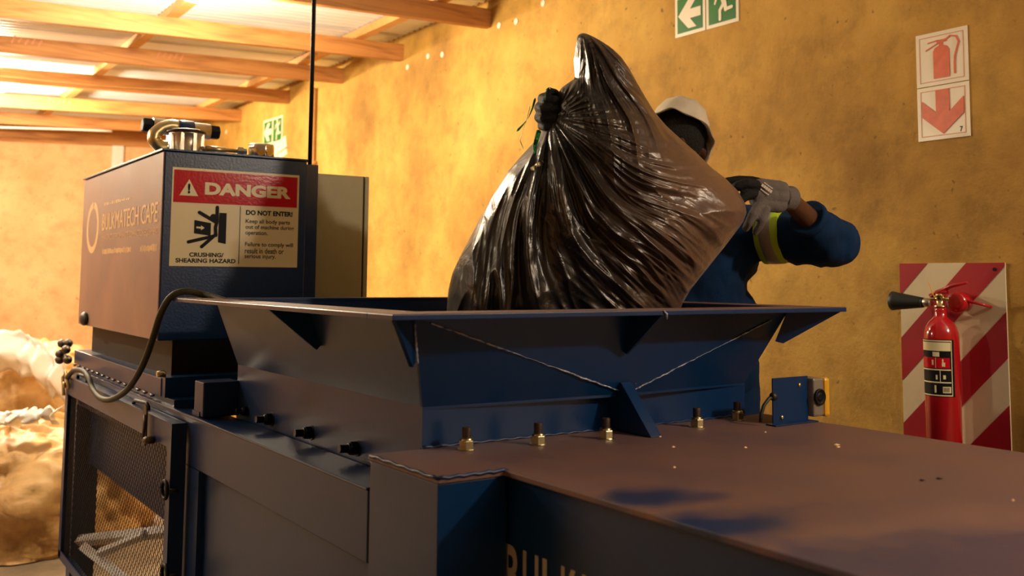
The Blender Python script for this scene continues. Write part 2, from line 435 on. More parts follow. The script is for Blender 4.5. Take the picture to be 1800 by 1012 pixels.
def ellip(mb, c, r, rot=None, seg=24, rings=14):
    vs = []; fs = []; c = V3(c)
    for i in range(rings + 1):
        t = math.pi * i / rings
        for k in range(seg):
            p = 2 * math.pi * k / seg
            q = V3((r[0] * math.sin(t) * math.cos(p), r[1] * math.sin(t) * math.sin(p), r[2] * math.cos(t)))
            if i in (0, rings): q += V3((1e-5 * math.cos(p), 1e-5 * math.sin(p), 0))
            vs.append(c + (rot @ q if rot else q))
    for i in range(rings):
        for k in range(seg):
            k2 = (k + 1) % seg; fs.append((i * seg + k, (i + 1) * seg + k, (i + 1) * seg + k2, i * seg + k2))
    s0 = len(mb.v); mb.add(vs, fs, True)
    mb.f.append([s0 + k for k in range(seg)]); mb.sm.append(True); mb.mi.append(0)
    mb.f.append([s0 + rings * seg + k for k in range(seg)][::-1]); mb.sm.append(True); mb.mi.append(0)
    return mb


def fuse(mb, voxel, smooth=4, factor=0.5):
    """melt overlapping lumps into one continuous skin"""
    me = bpy.data.meshes.new('f'); me.from_pydata(mb.v, [], mb.f); me.update()
    o = bpy.data.objects.new('f', me); COL.objects.link(o)
    r = o.modifiers.new('r', 'REMESH'); r.mode = 'VOXEL'; r.voxel_size = voxel
    if smooth: q = o.modifiers.new('s', 'SMOOTH'); q.iterations = smooth; q.factor = factor
    bpy.context.view_layer.update()
    ev = o.evaluated_get(bpy.context.evaluated_depsgraph_get()); m2 = ev.to_mesh()
    out = MB(); out.add([v.co[:] for v in m2.vertices], [tuple(p.vertices) for p in m2.polygons], True)
    ev.to_mesh_clear(); bpy.data.objects.remove(o); bpy.data.meshes.remove(me)
    return out


def wrinkle(mb, amp, scale, stretch=(1, 1, 1), seed=0.0):
    """push vertices along an approximate normal by folded noise"""
    me = bpy.data.meshes.new('w'); me.from_pydata(mb.v, [], mb.f); me.update()
    nv = [v.normal.copy() for v in me.vertices]; bpy.data.meshes.remove(me)
    for i, v in enumerate(mb.v):
        p = V3(v); q = V3((p.x * stretch[0] + seed, p.y * stretch[1], p.z * stretch[2])) * scale
        n = noise.noise(q) + 0.5 * noise.noise(q * 2.1); n = (0.5 - abs(n)) * 1.3
        mb.v[i] = tuple(p + nv[i] * amp * n)
    return mb


# ------------------------------------------------------------------ room shell
XW, YB = 3.178, 11.62
ROOF = lambda x: 0.037 * (x - XW)
mb = MB(); mb.boxz(-5.2, 3.5, -4.2, 12.0, -1.55, -1.40); struct(mb.build('floor', 'floor'))
mb = MB(); mb.boxz(XW, XW + 0.22, -4.0, YB, -1.40, 1.80); struct(mb.build('wall_right', 'wall'))
mb = MB(); mb.boxz(-5.0, XW + 0.22, YB, YB + 0.2, -1.40, 1.80); struct(mb.build('wall_back', 'wallb'))
mb = MB(); mb.boxz(-5.2, -5.0, -4.0, YB + 0.2, -1.40, 1.80); struct(mb.build('wall_left', 'wallb'))
mb = MB(); mb.boxz(-5.0, XW + 0.22, -4.2, -4.0, -1.40, 1.80); struct(mb.build('wall_front', 'wall'))
# corrugated sheets lying on the battens
mb = MB(); nx = 5; ys = np.arange(-4.2, YB + 0.2, 0.0095); vs = []; fs = []
for y in ys:
    for i in range(nx):
        x = -5.2 + (XW + 0.22 + 5.2) * i / (nx - 1)
        vs.append((x, y, H + 1.690 + ROOF(x) + 0.009 * math.sin(y * 2 * math.pi / 0.076)))
for j in range(len(ys) - 1):
    for i in range(nx - 1): fs.append((j * nx + i, j * nx + i + 1, (j + 1) * nx + i + 1, (j + 1) * nx + i))
mb.add(vs, fs, True); struct(mb.build('ceiling', 'tin'))

BEAMY = [1.6, 2.75, 3.80, 4.911, 6.03, 7.02, 8.15, 9.40, 10.50]
blab = {3: 'pine roof beam cut off by the top edge, its end highest on the ochre wall', 4: 'pine roof beam second nearest of those in view, ending left of the high plaster spots',
        5: 'pine roof beam with red marks, third from the front, ending above the thin black conduit', 6: 'pine roof beam with a thin cable along it, fourth from the front',
        7: 'pine roof beam fifth from the front, ending left of the small green exit sign', 8: 'farthest free pine roof beam, just in front of the pale back wall'}
for i, y in enumerate(BEAMY):
    if i < 3: continue
    mb = MB(); x0, x1, yy, d = -4.9, XW + 0.05, 0.025, 0.115
    b = [(x0, y, H + 1.51 + ROOF(x0)), (x1, y, H + 1.51 + ROOF(x1)), (x1, y + 0.05, H + 1.51 + ROOF(x1)), (x0, y + 0.05, H + 1.51 + ROOF(x0))]
    t = [(p[0], p[1], p[2] + d) for p in b]
    mb.hexa(b, t); o = mb.build('roof_beam', 'wood', bevel=0.003)
    tag(o, blab[i], 'beam', 'pine roof beams')
mb = MB(); b = [(-4.9, YB - 0.06, H + 1.47 + ROOF(-4.9)), (XW, YB - 0.06, H + 1.47), (XW, YB, H + 1.47), (-4.9, YB, H + 1.47 + ROOF(-4.9))]
mb.hexa(b, [(p[0], p[1], p[2] + 0.155) for p in b]); tag(mb.build('roof_beam', 'wood'), 'pine wall plate beam fixed along the top of the pale back wall', 'beam', 'pine roof beams')
for x, t in ((2.80, 'pale pine batten under the tin roof, closest to the ochre wall'), (1.56, 'pale pine batten under the tin roof, middle one running away from the bulb lamp'),
             (0.35, 'pale pine batten under the tin roof, farthest left in view')):
    mb = MB(); mb.box(x, x + 0.065, 3.0, YB, H + 1.6255 + ROOF(x), H + 1.680 + ROOF(x)); tag(mb.build('roof_batten', 'woodl'), t, 'batten', 'battens under the roof sheets')
# red stamp marks on two beams
for (px, py, y) in ((48, 72, 7.02), (300, 98, 7.02), (105, 178, 9.40), (298, 196, 9.40)):
    p = at(px, py, y=y - 0.001); mb = MB(); P = Pl(p, (1, 0, 0), (0, 0, 1))
    for k in range(5): P.bar(mb, -0.09 + k * 0.04, -0.02 + 0.008 * (k % 2), -0.075 + k * 0.04, 0.02 - 0.006 * (k % 3), 0.012, 0, 0.001)
    bo = [o for o in COL.objects if o.name.startswith('roof_beam') and abs(o.location.y - y - 0.025) < 0.06][0]
    q = mb.build('stamp_mark', 'signrl', bo); lab(q, 'faded red stamp')
# cable clipped along a beam
mb = MB(); y = 8.13; pts = [(x, y, H + 1.545 + ROOF(x) + 0.010 * math.sin(x * 3)) for x in np.linspace(-3, 3.1, 40)]
mb.tube(pts, 0.008, 8); tag(mb.build('ceiling_cable', 'woodl'), 'thin pale cable clipped along the face of a roof beam', 'cable')
mb = MB(); y = 10.46; pts = [(x, y, H + 1.475 + ROOF(x) - 0.012 * math.sin(x * 2.2)) for x in np.linspace(-3, 2.2, 40)]
mb.tube(pts, 0.012, 8); tag(mb.build('ceiling_cable', 'pvc'), 'white cable sagging below the farthest roof beam', 'cable')
# pale plaster plugs on the wall
for k, (px, py) in enumerate([(717, 118), (753, 99), (778, 96), (878, 45), (908, 38), (955, 6), (398, 232)]):
    p = at(px, py, x=XW); mb = MB(); P = Pl(p, (0, -1, 0), (0, 0, 1)); P.disc(mb, 0, 0, 0.019, 0, 0.004, 14, 0.019)
    txt = ['left of the three below the second roof beam', 'middle of the three below the second roof beam', 'right of the three below the second roof beam',
           'lower left of the pair beside the nearest beam end', 'upper right of the pair beside the nearest beam end', 'single one at the top edge', 'single one far off above the oil tank'][k]
    tag(mb.build('plaster_plug', 'signw', origin=p), 'pale filled wall hole, ' + txt, 'plaster spot', 'filled holes in the wall')
# white upright on the back wall
a = at(197, 245, y=YB); b_ = at(217, 245, y=YB); mb = MB(); mb.box(a.x, b_.x, YB - 0.05, YB, H - 1.40, a.z - 0.03)
tag(mb.build('pvc_downpipe', 'pvc', bevel=0.006), 'white upright square pipe on the pale back wall', 'pipe')

# ------------------------------------------------------------------ lamps
for k, (p, e, lc) in enumerate(LAMPS):
    t = thing('bulkhead_lamp', ['oval bulkhead lamp glowing at the top edge, nearest in view', 'oval bulkhead lamp glowing at the far left edge', 'oval bulkhead lamp behind the viewer near the ochre wall',
                                'added oval lamp out of view left of the machine, brightening the tank side', 'oval bulkhead lamp over the sacks on the left'][k], 'lamp', p + V3((0, 0, 0.05)), 'ceiling lamps')
    if True:
        mb = MB(); mb.lathe(p + V3((0, 0, 0.05)), (0, 0, -1), [(0, 0.085), (0.012, 0.09), (0.02, 0.085)], 28); mb.build('lamp_base', 'pvc', t)
        mb = MB(); ellip(mb, p + V3((0, 0, 0.022)), (0.10, 0.075, 0.045)); mb.build('lamp_cover', 'lampglass', t)
    mb = MB(); mb.tube([p + V3((0, 0, 0.05)), V3((p.x, p.y, H + 1.675 + ROOF(p.x)))], 0.012, 8); mb.build('mounting_rod', 'pvc', t)

# ------------------------------------------------------------------ signs on the wall
WP = lambda px, py: Pl(at(px, py, x=XW), (0, -1, 0), (0, 0, 1))     # wall plane seen from the room, u to the right


def arrow_pts(w, h, kind):
    if kind == 'down': return [(-.13 * w, .40 * h), (.13 * w, .40 * h), (.13 * w, -.02 * h), (.40 * w, .22 * h), (.40 * w, -.08 * h), (0, -.42 * h), (-.40 * w, -.08 * h), (-.40 * w, .22 * h), (-.13 * w, -.02 * h)]
    return [(-.44 * w, 0), (-.05 * w, .40 * h), (.26 * w, .40 * h), (.02 * w, .13 * h), (.42 * w, .13 * h), (.42 * w, -.13 * h), (.02 * w, -.13 * h), (.26 * w, -.40 * h), (-.05 * w, -.40 * h)]


def runner(P, mb, cx, cy, s, n0, n1):
    P.disc(mb, cx - .02 * s, cy + .40 * s, .075 * s, n0, n1, 16)
    P.bar(mb, cx + .00 * s, cy + .27 * s, cx + .10 * s, cy + .00 * s, .16 * s, n0, n1)       # trunk
    P.bar(mb, cx - .02 * s, cy + .27 * s, cx - .18 * s, cy + .20 * s, .07 * s, n0, n1)
    P.bar(mb, cx - .18 * s, cy + .20 * s, cx - .24 * s, cy + .06 * s, .065 * s, n0, n1)
    P.bar(mb, cx + .05 * s, cy + .27 * s, cx + .24 * s, cy + .22 * s, .07 * s, n0, n1)
    P.bar(mb, cx + .24 * s, cy + .22 * s, cx + .30 * s, cy + .34 * s, .065 * s, n0, n1)
    P.bar(mb, cx + .07 * s, cy + .00 * s, cx - .06 * s, cy - .16 * s, .10 * s, n0, n1)
    P.bar(mb, cx - .06 * s, cy - .16 * s, cx - .06 * s, cy - .40 * s, .09 * s, n0, n1)
    P.bar(mb, cx + .11 * s, cy + .02 * s, cx + .15 * s, cy - .17 * s, .12 * s, n0, n1)
    P.bar(mb, cx + .15 * s, cy - .17 * s, cx + .36 * s, cy - .15 * s, .09 * s, n0, n1)


def ring_rect(P, mb, a0, a1, b0, b1, w, n0, n1):
    P.rect(mb, a0, a1, b0, b0 + w, n0, n1); P.rect(mb, a0, a1, b1 - w, b1, n0, n1); P.rect(mb, a0, a0 + w, b0 + w, b1 - w, n0, n1); P.rect(mb, a1 - w, a1, b0 + w, b1 - w, n0, n1)


def exit_panel(px, py, W, kind, label, group=None):
    """bottom-left corner at pixel"""
    P = WP(px, py); t = thing('exit_sign', label, 'sign', P.p(W / 2, 0, 0), group)
    mb = MB(); P.rect(mb, 0, W, 0, W, 0, 0.004); mb.build('sign_panel', 'signw', t, bevel=0.001)
    e = W * .085; mb = MB(); P.rect(mb, e, W - e, e, W - e, 0.0042, 0.0052); mb.build('green_field', 'green', t)
    mb = MB()
    if kind == 'arrow': P.poly(mb, [(W / 2 + a * .86, W / 2 + b * .86) for a, b in arrow_pts(W, W, 'left')], 0.0055, 0.0065)
    else: runner(P, mb, W / 2, W / 2 + W * .0, W * .86, 0.0055, 0.0065)
    mb.build('pictogram', 'signw', t)
    return t


exit_panel(1188, 68, 0.195, 'arrow', 'green exit sign with a left arrow, high on the ochre wall', 'green exit signs')
exit_panel(1242.5, 53, 0.195, 'man', 'green exit sign with a running figure, high on the ochre wall', 'green exit signs')
# small far pair
exit_panel(463, 258, 0.24, 'arrow', 'small far green exit sign with arrow, above the tank cap', 'far exit signs')
exit_panel(479, 254, 0.24, 'man', 'small far green exit sign with running figure, right half above the tank cap', 'far exit signs')
p0 = at(480, 268, x=XW); P = Pl(p0, (0, -1, 0), (0, 0, 1)); mb = MB(); P.poly(mb, [(0, -.04), (.34, .02), (.30, .12), (0, .06)], 0, .004); P.poly(mb, [(0, -.10), (.36, -.05), (.34, .0), (0, -.05)], 0, .006)
tag(mb.build('paper_notice', 'signw'), 'crumpled white paper notice below the far small exit sign', 'paper')

# fire sign: two squares
Ptop = WP(1613, 156); Wd = 0.197


def firesign(P, kind, label):
    t = thing('fire_sign', label, 'sign', P.p(Wd / 2, 0, 0), 'red and white fire signs')
    W, hh = Wd, 0.192
    mb = MB(); P.rect(mb, 0, W, 0, hh, 0, 0.004); mb.build('sign_panel', 'signw', t, bevel=0.001)
    mb = MB(); e = 0.014; ring_rect(P, mb, e, W - e, e, hh - e, 0.0025, 0.0042, 0.0048); mb.build('border_line', 'signrl', t)
    mb = MB(); cx, cy = W / 2, hh / 2; n0, n1 = 0.0044, 0.0054
    if kind == 'ext':
        w2 = .031; P.poly(mb, [(cx - w2, cy - .072), (cx + w2, cy - .072), (cx + w2, cy + .026), (cx + w2 * .75, cy + .038), (cx + .010, cy + .044), (cx - .010, cy + .044), (cx - w2 * .75, cy + .038), (cx - w2, cy + .026)], n0, n1)
        P.bar(mb, cx, cy + .044, cx, cy + .058, .016, n0, n1, False); P.bar(mb, cx - .012, cy + .060, cx + .018, cy + .060, .010, n0, n1)
        P.bar(mb, cx - .005, cy + .056, cx - .058, cy + .034, .004, n0, n1); P.bar(mb, cx - .010, cy + .064, cx - .050, cy + .060, .004, n0, n1)
        pts = [(.012, .058), (.035, .072), (.058, .066), (.067, .045), (.058, .020), (.051, -.005), (.049, -.030), (.049, -.062)]
        for (a, b), (c, d) in zip(pts[:-1], pts[1:]): P.bar(mb, cx + a, cy + b, cx + c, cy + d, .0055, n0, n1)
    else:
        P.poly(mb, [(cx + a, cy + b + .004) for a, b in arrow_pts(W, hh, 'down')], n0, n1)
    mb.build('pictogram', 'signr', t)
    if kind != 'ext':
        mb = MB(); P.text(mb, '7', W - .037, W - .026, .020, .038, .0047, 0.02); mb.build('number', 'sblack', t)
    return t


firesign(Ptop, 'ext', 'white sign with a red fire extinguisher picture, above the red arrow sign')
firesign(Pl(Ptop.p(0.0, -0.1945), (0, -1, 0), (0, 0, 1)), 'down', 'white sign with a red arrow pointing down, under the extinguisher picture')

# striped board
c1 = at(1583, 463, x=XW); BW = c1.y - at(1768, 461, x=XW).y; BH = 0.96
P = Pl((XW, c1.y, c1.z - BH), (0, -1, 0), (0, 0, 1))
bd = thing('fire_point_board', 'red and white diagonally striped board behind the extinguisher', 'board', P.p(BW / 2, 0))
mb = MB(); P.rect(mb, 0, BW, 0, BH, 0, 0.006); mb.build('board_panel', 'boardw', bd, bevel=0.001)


def clip(poly, f):
    out = []
    for i in range(len(poly)):
        a, b = poly[i], poly[(i + 1) % len(poly)]; fa, fb = f(a), f(b)
        if fa >= 0: out.append(a)
        if (fa >= 0) != (fb >= 0): t = fa / (fa - fb); out.append((a[0] + (b[0] - a[0]) * t, a[1] + (b[1] - a[1]) * t))
    return out


sl = 1.04; per = 0.302
mb = MB()
for k in range(-8, 8):
    # stripe between v = s*u + k*per + off  and + per/2 ; the top left corner carries a small red one
    c0 = BH - 0.115 + k * per; cc = c0 + per * 0.5
    q = clip(clip([(0, 0), (BW, 0), (BW, BH), (0, BH)], lambda p: p[1] - sl * p[0] - c0), lambda p: cc - (p[1] - sl * p[0]))
    if len(q) >= 3: P.poly(mb, q, 0.0062, 0.0072)
mb.build('red_stripes', 'boardred', bd)
mb = MB(); P.disc(mb, BW - 0.035, BH - 0.022, 0.006, 0.0062, 0.009, 12); mb.build('screw', 'black', bd)

# ------------------------------------------------------------------ fire extinguisher
ER = 0.0565
ec = at(1655, 600, x=XW - 0.085)          # axis of the bottle
ex = thing('fire_extinguisher', 'red fire extinguisher with black horn hung on the striped board', 'fire extinguisher', (ec.x, ec.y, H - 0.72))
zs = at(1653, 540, x=ec.x).z              # top of the shoulder neck
mb = MB(); L0 = H - 0.70
prof = [(0, ER * .80), (0.012, ER), (zs - L0 - 0.105, ER), (zs - L0 - 0.085, ER * .965), (zs - L0 - 0.065, ER * .86), (zs - L0 - 0.048, ER * .68), (zs - L0 - 0.036, ER * .46), (zs - L0 - 0.030, ER * .36), (zs - L0 - 0.010, ER * .34), (zs - L0, ER * .34)]
mb.lathe((ec.x, ec.y, L0), (0, 0, 1), prof, 40); mb.build('cylinder', 'extred', ex)
mb = MB(); mb.lathe((ec.x, ec.y, zs), (0, 0, 1), [(0, .021), (.006, .021), (.008, .013), (.034, .013), (.036, .016), (.046, .016)], 24)
mb.tube([(ec.x, ec.y + .03, zs + .030), (ec.x, ec.y - .035, zs + .028)], .007, 10); mb.build('valve', 'brass', ex)
# horn to the left
hz = at(1640, 532, x=ec.x).z
mb = MB(); mb.lathe((ec.x - .005, ec.y + .030, hz), (0, 1, .03), [(0, .012), (.004, .015), (.026, .015), (.030, .012)], 20); mb.build('horn_socket', 'alu', ex)
mb = MB(); mb.lathe((ec.x - .005, ec.y + .060, hz), (-.05, 1, .03), [(0, .017), (.012, .019), (.10, .031), (.115, .034), (.118, .031), (.02, .012)], 28); mb.build('horn', 'horn', ex)
mb = MB(); a = V3((ec.x - .005, ec.y + .010, zs + .050)); mb.tube([a, a + V3((0, -.055, .022)), a + V3((-.005, -.115, .034))], [.008, .006, .004], 8)
mb.tube([a + V3((0, .025, -.012)), a, a + V3((0, -.04, .002))], .007, 8); mb.build('carry_handle', 'extred', ex)
mb = MB(); mb.tube([a + V3((-.015, .022, .036)), a + V3((-.015, .006, -.001)), a + V3((-.012, .0, -.020))], .0022, 6); lab(mb.build('safety_pin', 'yellow', ex), 'yellow safety pin tie')
# round red bracket cup behind and wall bracket arm
mb = MB(); mb.lathe((ec.x + .012, ec.y - .045, zs + .018), (1, 0, 0), [(0, .020), (.006, .034), (.05, .034), (.06, .02)], 26)
mb.tube([(ec.x + .03, ec.y - .07, zs + .025), (ec.x + .05, ec.y - .12, zs + .012), (XW - .006, ec.y - .135, zs + .004)], .005, 8); mb.build('wall_bracket', 'extred', ex)
# label wrapped on the front left of the bottle


def wrap(mb, a0, a1, z0, z1, r, seg=24):
    vs = []; fs = []
    for k in range(seg + 1):
        a = math.radians(a0 + (a1 - a0) * k / seg)
        for z in (z0, z1): vs.append((ec.x + r * math.cos(a), ec.y + r * math.sin(a), z))
    for k in range(seg): fs.append((2 * k, 2 * k + 2, 2 * k + 3, 2 * k + 1))
    return mb.add(vs, fs, True)


aim = math.degrees(math.atan2(-ec.y, -ec.x))      # towards the viewer
lt = at(1653, 596, x=ec.x - .03).z; lb = at(1653, 696, x=ec.x - .03).z; lh = lt - lb
A0, A1 = aim - 130, aim + 40                        # from the left edge round to the right
mb = MB(); wrap(mb, A0, A1, lb, lt, ER + .0006); mb.build('label_sheet', 'sblack', ex)
e = 2.5; mb = MB()
wrap(mb, A0, A1 - 8, lb + lh * .015, lb + lh * .035, ER + .0011); wrap(mb, A0, A1 - 8, lt - lh * .035, lt - lh * .015, ER + .0011); wrap(mb, A1 - 8 - 2.5, A1 - 8, lb + lh * .02, lt - lh * .02, ER + .0011)
wrap(mb, A0, A1 - 12, lt - lh * .20, lt - lh * .05, ER + .0011); wrap(mb, aim - 30, aim - 8, lt - lh * .30, lt - lh * .22, ER + .0011)
wrap(mb, aim - 0, aim + 26, lb + lh * .07, lb + lh * .18, ER + .0011)
for q in (.24, .46): wrap(mb, A0, A1 - 13, lb + lh * q, lb + lh * (q + .022), ER + .0011)
wrap(mb, aim - 8, aim - 6, lb + lh * .25, lb + lh * .47, ER + .0012); wrap(mb, aim - 26, aim - 20, lb + lh * .07, lb + lh * .2, ER + .0012)
lab(mb.build('label_print', 'cream', ex), 'cream printed bands, frames and barcode box of the label')
mb = MB(); wrap(mb, A0, A1 - 16, lb + lh * .50, lb + lh * .68, ER + .0013); lab(mb.build('label_red_band', 'sred', ex), 'red picture band of the label')
mb = MB(); wrap(mb, aim - 21, aim - 19.5, lb + lh * .50, lb + lh * .68, ER + .0017)
for a_, h0, h1, wd in ((aim + 2, .54, .66, 2), (aim + 4, .53, .60, 5), (aim - 30, .55, .64, 3), (aim + 6, .31, .38, 4), (aim - 18, .30, .38, 3)): wrap(mb, a_ - wd, a_ + wd, lb + lh * h0, lb + lh * h1, ER + .0018, 6)
mb.build('label_icons', 'cream', ex)
mb = MB()
for k in range(6): wrap(mb, aim + 3 + k * 3.2, aim + 4.4 + k * 3.2, lb + lh * .09, lb + lh * .165, ER + .0018, 2)
mb.build('barcode', 'sblack', ex)

# ------------------------------------------------------------------ the machine
mc = thing('baling_press', 'large dark blue steel baling press with open hopper on top', 'baler', (1.5, 2.5, 0))
FL = -1.40
XL, XR = 0.912, 2.10
# lower frame
mb = MB(); mb.boxz(XL + .02, XR - .02, 1.60, 2.98, FL, -.58); mb.build('chamber_body', 'blued', mc)
mb = MB()
mb.boxz(XL, 1.030, 1.852, 4.93, -.578, -.4335); mb.boxz(XL - .004, XL + .012, 1.852, 4.93, -.4335, -.4275)
mb.boxz(2.02, XR, 1.852, 4.93, -.578, -.4335); mb.build('side_beam', 'blued', mc, bevel=.003)
mb = MB(); mb.boxz(1.030, 2.02, 1.86, 2.99, -.60, -.50); mb.build('chamber_deck', 'blue', mc)
# front collar block with flat top
mb = MB(); mb.prism([(XL, 1.57, H - .372), (1.062, 1.57, H - .372), (1.062, 1.57, H + FL), (XL, 1.57, H + FL)], (0, .275, 0)); mb.build('collar_post', 'blue', mc, bevel=.0015)
mb = MB(); mb.prism([(XL - .003, 1.849, H - .3705), (XL - .003, 1.565, H - .3705), (1.052, 1.565, H - .3705), (1.052, -1.3, H - .3705), (2.095, -1.3, H - .3705), (2.095, 1.60, H - .3705), (2.085, 1.70, H - .3705), (2.085, 1.849, H - .3705)], (0, 0, .0105)); mb.build('top_plate', 'top', mc, bevel=.0015)
mb = MB(); mb.boxz(1.062, 2.085, 1.655, 1.845, -.58, -.371); mb.build('collar_box', 'blue', mc)
# small rolled weld at the collar edge
mb = MB()
pts = [V3((XL - .003 + .152 * k / 14, 1.566, H - .3605 + .0015 * math.sin(k * 2.1))) for k in range(15)]; mb.tube(pts, .004, 6)
pts = [V3((XL - .004, 1.566 + .27 * k / 18, H - .3605 + .0015 * math.sin(k * 1.7))) for k in range(19)]; mb.tube(pts, .0035, 6)
mb.build('collar_weld', 'blued', mc)
# ram housing (foreground box)
mb = MB(); mb.boxz(1.068, 2.085, -1.3, 1.632, FL, -.3705); mb.build('ram_housing', 'blue', mc, bevel=.004)
mb = MB()                                          # letters on the left face of the housing, reading towards the viewer
P = Pl((1.0675, 1.585, H), (0, -1, 0), (0, 0, 1))
lz = at(885, 952, x=1.0675).z - H
xx = 0.0
for ch in 'BULKMATECH':
    wch = {'M': .060, 'L': .042, 'K': .046}.get(ch, .048)
    Pp = Pl((1.0675, 1.583 - xx, H), (0, -1, 0), (0, 0, 1)); vs, fs, _ = text_geo(ch, 0.02)
    mb.add([Pp.p(x_ * wch, lz - .105 + .105 * y_, -0.0012) for x_, y_ in vs], fs); xx += wch + .013
mb.v = [(1.0672 - .0005, v[1], v[2]) for v in mb.v]
mb.build('housing_lettering', 'letter', mc)
# small chips of paint / debris on the lid
for k, (px, py, s) in enumerate([(1160, 768, 4), (1183, 786, 5), (1310, 787, 5), (1470, 782, 9), (1473, 786, 6), (1185, 822, 4), (1345, 760, 4), (1620, 845, 8), (1650, 842, 9), (1780, 880, 4)]):
    p = at(px, py, z=-.3603); mb = MB(); r = s * .0006; mb.add([p + V3((-r, -r, 0)), p + V3((r * 2, -r * .4, 0.0005)), p + V3((r * .7, r, .002)), p + V3((-r, r * .5, .001)), p + V3((0, 0, .0035))], [(0, 1, 4), (1, 2, 4), (2, 3, 4), (3, 0, 4), (3, 2, 1, 0)])
    tag(mb.build('debris_chip', 'black' if py in (845, 842) else 'decal'), 'tiny scrap lying on the dusty machine lid, ' +
        ['left of the triangular stay', 'in front of the triangular stay', 'in front of the yellow sensor', 'long one by the far right lid corner', 'short one by the far right lid corner', 'left of centre near the wiped patch', 'just below the sensor bracket', 'dark one, left of two', 'dark one, right of two', 'at the right edge of the picture'][k], 'scrap', 'scraps on the lid')

# hopper
rl, rr_, rf, rb, rz = 0.856, 2.188, 1.650, 3.12, -.070
inn = 0.105
pl, pr_, pf, pb = rl + inn, rr_ - inn, rf + inn, rb - inn * .9
nl, nr, nf, nb, nz = 1.034, 2.017, 1.85, 3.02, -.274
Z = lambda z: H + z
hop = MB()
t_ = .010


def quad(mb, a, b, c, d, th): mb.plate([a, b, c, d], th)


# rim flange (four strips)
rimm = MB(); th = .011
rimm.boxz(rl, rr_, rf, pf + .004, rz - th, rz); rimm.boxz(rl, rr_, pb - .004, rb, rz - th, rz)
rimm.boxz(rl, pl + .004, pf + .004, pb - .004, rz - th, rz); rimm.boxz(pr_ - .004, rr_, pf + .004, pb - .004, rz - th, rz)
rimo = rimm.build('hopper_rim', 'blue', mc, bevel=.0015)
rm2 = MB(); rm2.boxz(rl + .002, rr_ - .002, rf + .002, pf + .002, rz + .0002, rz + .0010); rm2.boxz(rl + .002, pl + .002, pf + .002, rb - .002, rz + .0002, rz + .0010)
rm2.boxz(pr_ - .002, rr_ - .002, pf + .002, rb - .002, rz + .0002, rz + .001)
lab(rm2.build('rim_dust', 'rimtop', rimo), 'brown dust on top of the rim')
# flared walls
zt = rz - th
A = [V3((pl, pf, Z(zt))), V3((pr_, pf, Z(zt))), V3((pr_, pb, Z(zt))), V3((pl, pb, Z(zt)))]
B = [V3((nl, nf, Z(nz))), V3((nr, nf, Z(nz))), V3((nr, nb, Z(nz))), V3((nl, nb, Z(nz)))]
apex = V3((1.575, nf - .030, Z(nz)))
f_ = MB(); ti = .008
f_.prism([A[0], A[1], apex], (0, ti, 0)); f_.prism([A[0], apex, B[0]], (0, ti, 0)); f_.prism([A[1], B[1], apex], (0, ti, 0))
f_.prism([B[0], apex, apex + V3((0, .03, 0))], (0, 0, -.006)); f_.prism([apex, B[1], apex + V3((0, .03, 0))], (0, 0, -.006))
f_.build('hopper_front_wall', 'blue', mc)
f_ = MB(); f_.prism([A[3], A[0], B[0], B[3]], (ti, 0, 0)); f_.build('hopper_left_wall', 'blued', mc)
f_ = MB(); f_.prism([A[1], A[2], B[2], B[1]], (-ti, 0, 0)); f_.build('hopper_right_wall', 'blue', mc)
f_ = MB(); f_.prism([A[2], A[3], B[3], B[2]], (0, -ti, 0)); f_.build('hopper_back_wall', 'blue', mc)
f_ = MB(); f_.boxz(nl, nr, nf, nf + ti, -.36, nz); f_.build('neck_front', 'blue', mc)
f_ = MB(); f_.boxz(nl, nl + ti, nf + ti, nb, -.50, nz); f_.build('neck_left', 'blued', mc)
f_ = MB(); f_.boxz(nr - ti, nr, nf + ti, nb, -.50, nz); f_.build('neck_right', 'blue', mc)
f_ = MB(); f_.boxz(nl + ti, nr - ti, nb - ti, nb, -.50, nz); f_.build('neck_back', 'blue', mc)


def weldline(a, b, r=.0028, n=90, start=0.0):
    mb = MB(); a = V3(a); b = V3(b); pts = []; rs = []
    for k in range(n + 1):
        t = start + (1 - start) * k / n
        pts.append(a.lerp(b, t) + V3((0, -.002, .0016 * noise.noise(V3((k * .35, r * 99, 1))))))
        rs.append(r * (.55 + .7 * abs(noise.noise(V3((k * .6, 3, a.x))))) * (.35 + .65 * min(1, max(0, math.sin(t * 9) * 2 + 1.6))))
    return mb.tube(pts, rs, 7)


weldline(A[0] + V3((0, -.001, 0)), apex, .0030, 110, .06).build('weld_seam', 'weld', mc)
weldline(A[1] + V3((0, -.001, 0)), apex, .0026, 110, .12).build('weld_seam', 'weld', mc)
mb = MB(); pts = [V3((nl + (nr - nl) * k / 120, nf - .003, Z(-.358 + .0012 * math.sin(k * 1.3)))) for k in range(121)]
mb.tube(pts, [.003 + .0015 * abs(noise.noise(V3((k * .3, 0, 0)))) for k in range(121)], 6); mb.build('base_weld', 'blued', mc)
# gussets under the rim
for gx in (1.540,):
    mb = MB(); mb.prism([(gx - .004, rf + .004, Z(zt)), (gx - .004, pf + .002, Z(zt)), (gx - .004, pf + .034, Z(zt - .088)), (gx - .004, pf + .020, Z(zt - .095))], (.008, 0, 0)); mb.build('rim_gusset', 'blue', mc)
for gy in (2.30,):
    mb = MB(); mb.prism([(rl + .004, gy, Z(zt)), (pl + .002, gy, Z(zt)), (pl + .036, gy, Z(zt - .088)), (pl + .024, gy, Z(zt - .100))], (0, .008, 0)); mb.build('rim_gusset', 'blue', mc)
